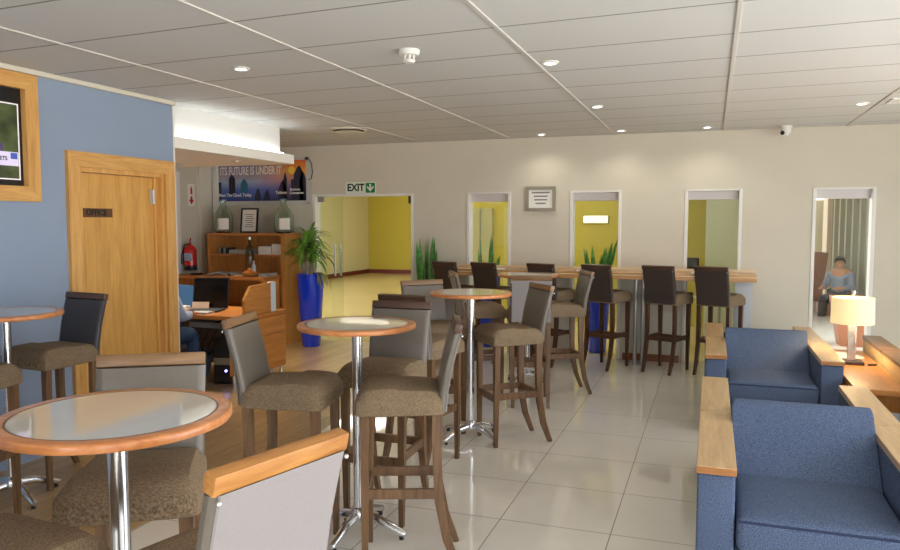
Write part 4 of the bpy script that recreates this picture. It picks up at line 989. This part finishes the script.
# ------------------------------------------------------------------ blue armchairs
def make_armchair():
    t = thing('armchair', '', 'armchair', (0, 0, 0), 0, 'blue armchairs')
    # origin: floor under the middle of the front edge, chair faces -y, x -0.48..0.48, y 0..0.94
    for s in (-1, 1):
        x0, x1 = sorted((s * 0.325, s * 0.475))
        a = MB().box(x0, x1, 0.01, 0.93, 0.03, 0.585, 0.012, seg=3).build('arm', M['blue_fab'], t, True)
        c = MB().box(x0 - 0.004, x1 + 0.004, 0.0, 0.94, 0.5855, 0.62, 0.004).build('arm_cap', M['cap_wood'], a)
        MB().box(x0 - 0.003, x1 + 0.003, -0.006, 0.0, 0.588, 0.615, 0.001).build('cap_edge', M['cap_edge'], c)
    # backrest: leaning block with a rounded top
    prof = [(0.52, 0.36), (0.62, 0.46), (0.74, 0.59), (0.825, 0.69), (0.845, 0.71), (0.88, 0.717), (0.915, 0.71), (0.93, 0.69), (0.93, 0.36)]
    m = MB().prism(prof, 'x', -0.32, 0.32)
    es = [e for e in m.bm.edges if abs(e.verts[0].co.x - e.verts[1].co.x) < 1e-4 and max(e.verts[0].co.z, e.verts[1].co.z) > 0.7]
    bmesh.ops.bevel(m.bm, geom=es, offset=0.012, segments=4, affect='EDGES', profile=0.5)
    m.build('backrest', M['blue_fab'], t, True)
    MB().box(-0.323, 0.323, 0.03, 0.92, 0.05, 0.27, 0.01).build('base', M['blue_fab'], t, True)
    # seat cushion, soft crown
    m = MB().box(-0.318, 0.318, -0.01, 0.60, 0.275, 0.418, 0.03, seg=4)
    bmesh.ops.subdivide_edges(m.bm, edges=[e for e in m.bm.edges if e.calc_length() > 0.2], cuts=6, use_grid_fill=True)
    for v in m.bm.verts:
        if v.co.z > 0.40: v.co.z += 0.018 * (1 - (v.co.x / 0.32) ** 2) * max(0, 1 - ((v.co.y - 0.28) / 0.32) ** 2)
    c = m.build('seat_cushion', M['blue_fab'], t, True)
    MB().tube([(-0.31, -0.004, 0.402), (0.31, -0.004, 0.402)], 0.006, 8).build('piping', M['piping'], c, True)
    for sx_ in (-0.42, 0.42):
        for sy_ in (0.07, 0.87): MB().box(sx_ - 0.025, sx_ + 0.025, sy_ - 0.025, sy_ + 0.025, 0, 0.035).build('foot', M['dark_wood'], t)
    return t
AX = 0.442
ac = make_armchair(); ac.location = (AX, 3.19, 0); ac['label'] = 'blue armchair nearest us in the bottom right corner'
c2 = copy_tree(ac); c2.location = (AX, 5.08, 0); c2.rotation_euler = (0, 0, PI); c2['label'] = 'blue armchair facing away, back to back with the nearest armchair'
for q in c2.children:
    if q.name.startswith('backrest'):
        q.data = q.data.copy()
        for v in q.data.vertices:
            if v.co.z > 0.5: v.co.z = 0.5 + (v.co.z - 0.5) * 0.72
c3 = copy_tree(ac); c3.location = (AX + 0.012, 5.95, 0); c3['label'] = 'blue armchair facing us in front of the bar stools, beside the lamp'
c4 = copy_tree(c2); c4.location = (AX, 7.84, 0); c4.rotation_euler = (0, 0, PI); c4['label'] = 'blue armchair facing the counter, hidden behind the armchair beside the lamp'

# side table, lamp, partitions
p = thing('side_table', 'low orange wood side table carrying the lamp', 'table', (0, 0, 0))
MB().box(0.945, 1.275, 5.6, 7.3, 0.46, 0.5, 0.004).build('table_top', M['desk_y'], p)
MB().box(0.96, 1.26, 5.7, 5.73, 0, 0.46).build('end_panel', M['desk_z'], p)
MB().box(0.96, 1.26, 7.2, 7.23, 0, 0.46).build('end_panel', M['desk_z'], p)
MB().box(0.955, 1.265, 5.73, 7.2, 0.05, 0.08).build('shelf', M['desk_y'], p)
for i, (y0, y1, wh) in enumerate(((5.0, 6.61, 'near'), (6.62, 7.42, 'far'))):
    p = thing('low_partition', 'low cream partition with a wood cap right of the lamp, the %s section' % wh, 'partition', (0, 0, 0), 0, 'low partitions')
    MB().box(1.30, 1.43, y0, y1, 0, 0.59, 0.004).build('panel', M['partition'], p)
    MB().box(1.29, 1.44, y0, y1, 0.59, 0.62, 0.004).build('cap', M['stool_rail'], p)
p = thing('table_lamp', 'lit table lamp with a cream shade on the side table', 'lamp', (1.075, 6.6, 0.5))
MB().box(-0.085, 0.085, -0.085, 0.085, 0, 0.025, 0.004).build('base', M['dark_wood'], p)
MB().box(-0.03, 0.03, -0.014, 0.014, 0.025, 0.35, 0.003).build('stem', M['acrylic'], p)
MB().tube([(0, 0, 0.34), (0, 0, 0.56)], 0.006, 8).build('rod', M['chrome'], p, True)
sh = MB()
n = 48
for r0, r1, flip in ((0.157, 0.153, 0),):
    a = [[sh.bm.verts.new((r * math.cos(2 * PI * k / n), r * math.sin(2 * PI * k / n), z)) for k in range(n)] for r, z in ((0.157, 0.325), (0.153, 0.53), (0.150, 0.53), (0.154, 0.325))]
    for i in range(4):
        A_, B_ = a[i], a[(i + 1) % 4]
        for k in range(n): sh.bm.faces.new((A_[k], A_[(k + 1) % n], B_[(k + 1) % n], B_[k]))
sh.build('lamp_shade', M['shade'], p, True)
MB().lathe([(0, 0.555), (0.018, 0.555), (0.02, 0.585), (0, 0.592)], 16).build('finial', M['acrylic'], p, True)
m = MB()
for a in (0, 2.09, 4.19): m.tube([(0, 0, 0.52), (0.151 * math.cos(a), 0.151 * math.sin(a), 0.52)], 0.003, 6)
m.build('spider', M['chrome'], p)
MB().ball((0, 0, 0.42), 0.035, n=8).build('bulb', emit('warm bulb', (1, 0.8, 0.5, 1), 20), p, True)
L = bpy.data.lights.new('lamp', 'POINT'); L.energy = 9; L.color = (1, 0.74, 0.42); L.shadow_soft_size = 0.05
lo = bpy.data.objects.new('lamp', L); COL.objects.link(lo); lo.parent = p; lo.location = (0, 0, 0.36)
tag(MB().box(-0.11, 0.11, -0.15, 0.15, 0, 0.008, 0.002).box(-0.1, 0.12, -0.14, 0.12, 0.008, 0.014, 0.002).build('magazine', M['paper'], None, loc=(1.06, 6.95, 0.5), rot=(0, 0, 0.3)), 'white magazine lying on the side table behind the lamp', 'magazine')
tag(MB().box(-0.035, 0.035, -0.012, 0.012, 0, 0.014, 0.004).build('remote_control', M['black'], None, loc=(1.22, 6.55, 0.5), rot=(0, 0, 0.5)), 'small black remote on the side table right of the lamp', 'remote')
p = thing('shoulder_bag', 'slate grey bag with a pale edge before the side table', 'bag', (1.16, 5.15, 0))
m = MB().box(-0.12, 0.12, -0.2, 0.2, 0, 0.42, 0.05, seg=4); m.build('body', M['bag'], p, True)
MB().tube([(-0.115, -0.18, 0.2), (-0.118, -0.17, 0.36), (-0.10, 0, 0.415), (-0.118, 0.17, 0.36), (-0.115, 0.18, 0.2)], 0.012, 8).build('pale_trim', M['paper'], p, True)

# ------------------------------------------------------------------ light, world, camera
w = bpy.data.worlds.new('World'); sc.world = w; w.use_nodes = True
bg = w.node_tree.nodes['Background']
tc = w.node_tree.nodes.new('ShaderNodeTexCoord'); sp = w.node_tree.nodes.new('ShaderNodeSeparateXYZ'); rp = w.node_tree.nodes.new('ShaderNodeValToRGB')
w.node_tree.links.new(tc.outputs['Generated'], sp.inputs[0])
ad = w.node_tree.nodes.new('ShaderNodeMath'); ad.operation = 'MULTIPLY_ADD'; ad.inputs[1].default_value = 0.5; ad.inputs[2].default_value = 0.5
w.node_tree.links.new(sp.outputs['Z'], ad.inputs[0]); w.node_tree.links.new(ad.outputs[0], rp.inputs['Fac'])
# brightness added below the horizon to light the ceiling, hazy sky above it
rp.color_ramp.elements[0].position = 0.49; rp.color_ramp.elements[0].color = (1.0, 0.96, 0.90, 1)
rp.color_ramp.elements[1].position = 0.51; rp.color_ramp.elements[1].color = (0.72, 0.77, 0.84, 1)
w.node_tree.links.new(rp.outputs['Color'], bg.inputs['Color']); bg.inputs['Strength'].default_value = 4.2

f = 740.0
pt = math.atan(53 / f); th = math.atan(262 * math.cos(pt) / f)
F = Vector((-math.sin(th) * math.cos(pt), math.cos(th) * math.cos(pt), -math.sin(pt)))
Rv = Vector((math.cos(th), math.sin(th), 0)); U = Rv.cross(F)
cam = bpy.data.cameras.new('camera'); cam.sensor_width = 36; cam.lens = f / 900 * 36; cam.clip_start = 0.05
co = bpy.data.objects.new('camera', cam); COL.objects.link(co)
mt = Matrix((Rv, U, -F)).transposed().to_4x4(); mt.translation = Vector((0, 0, 1.63)); co.matrix_world = mt
sc.camera = co
sc.view_settings.view_transform = 'Standard'; sc.view_settings.look = 'None'; sc.view_settings.gamma = 1.0
sc.view_settings.use_curve_mapping = False; sc.view_settings.exposure = 0.7
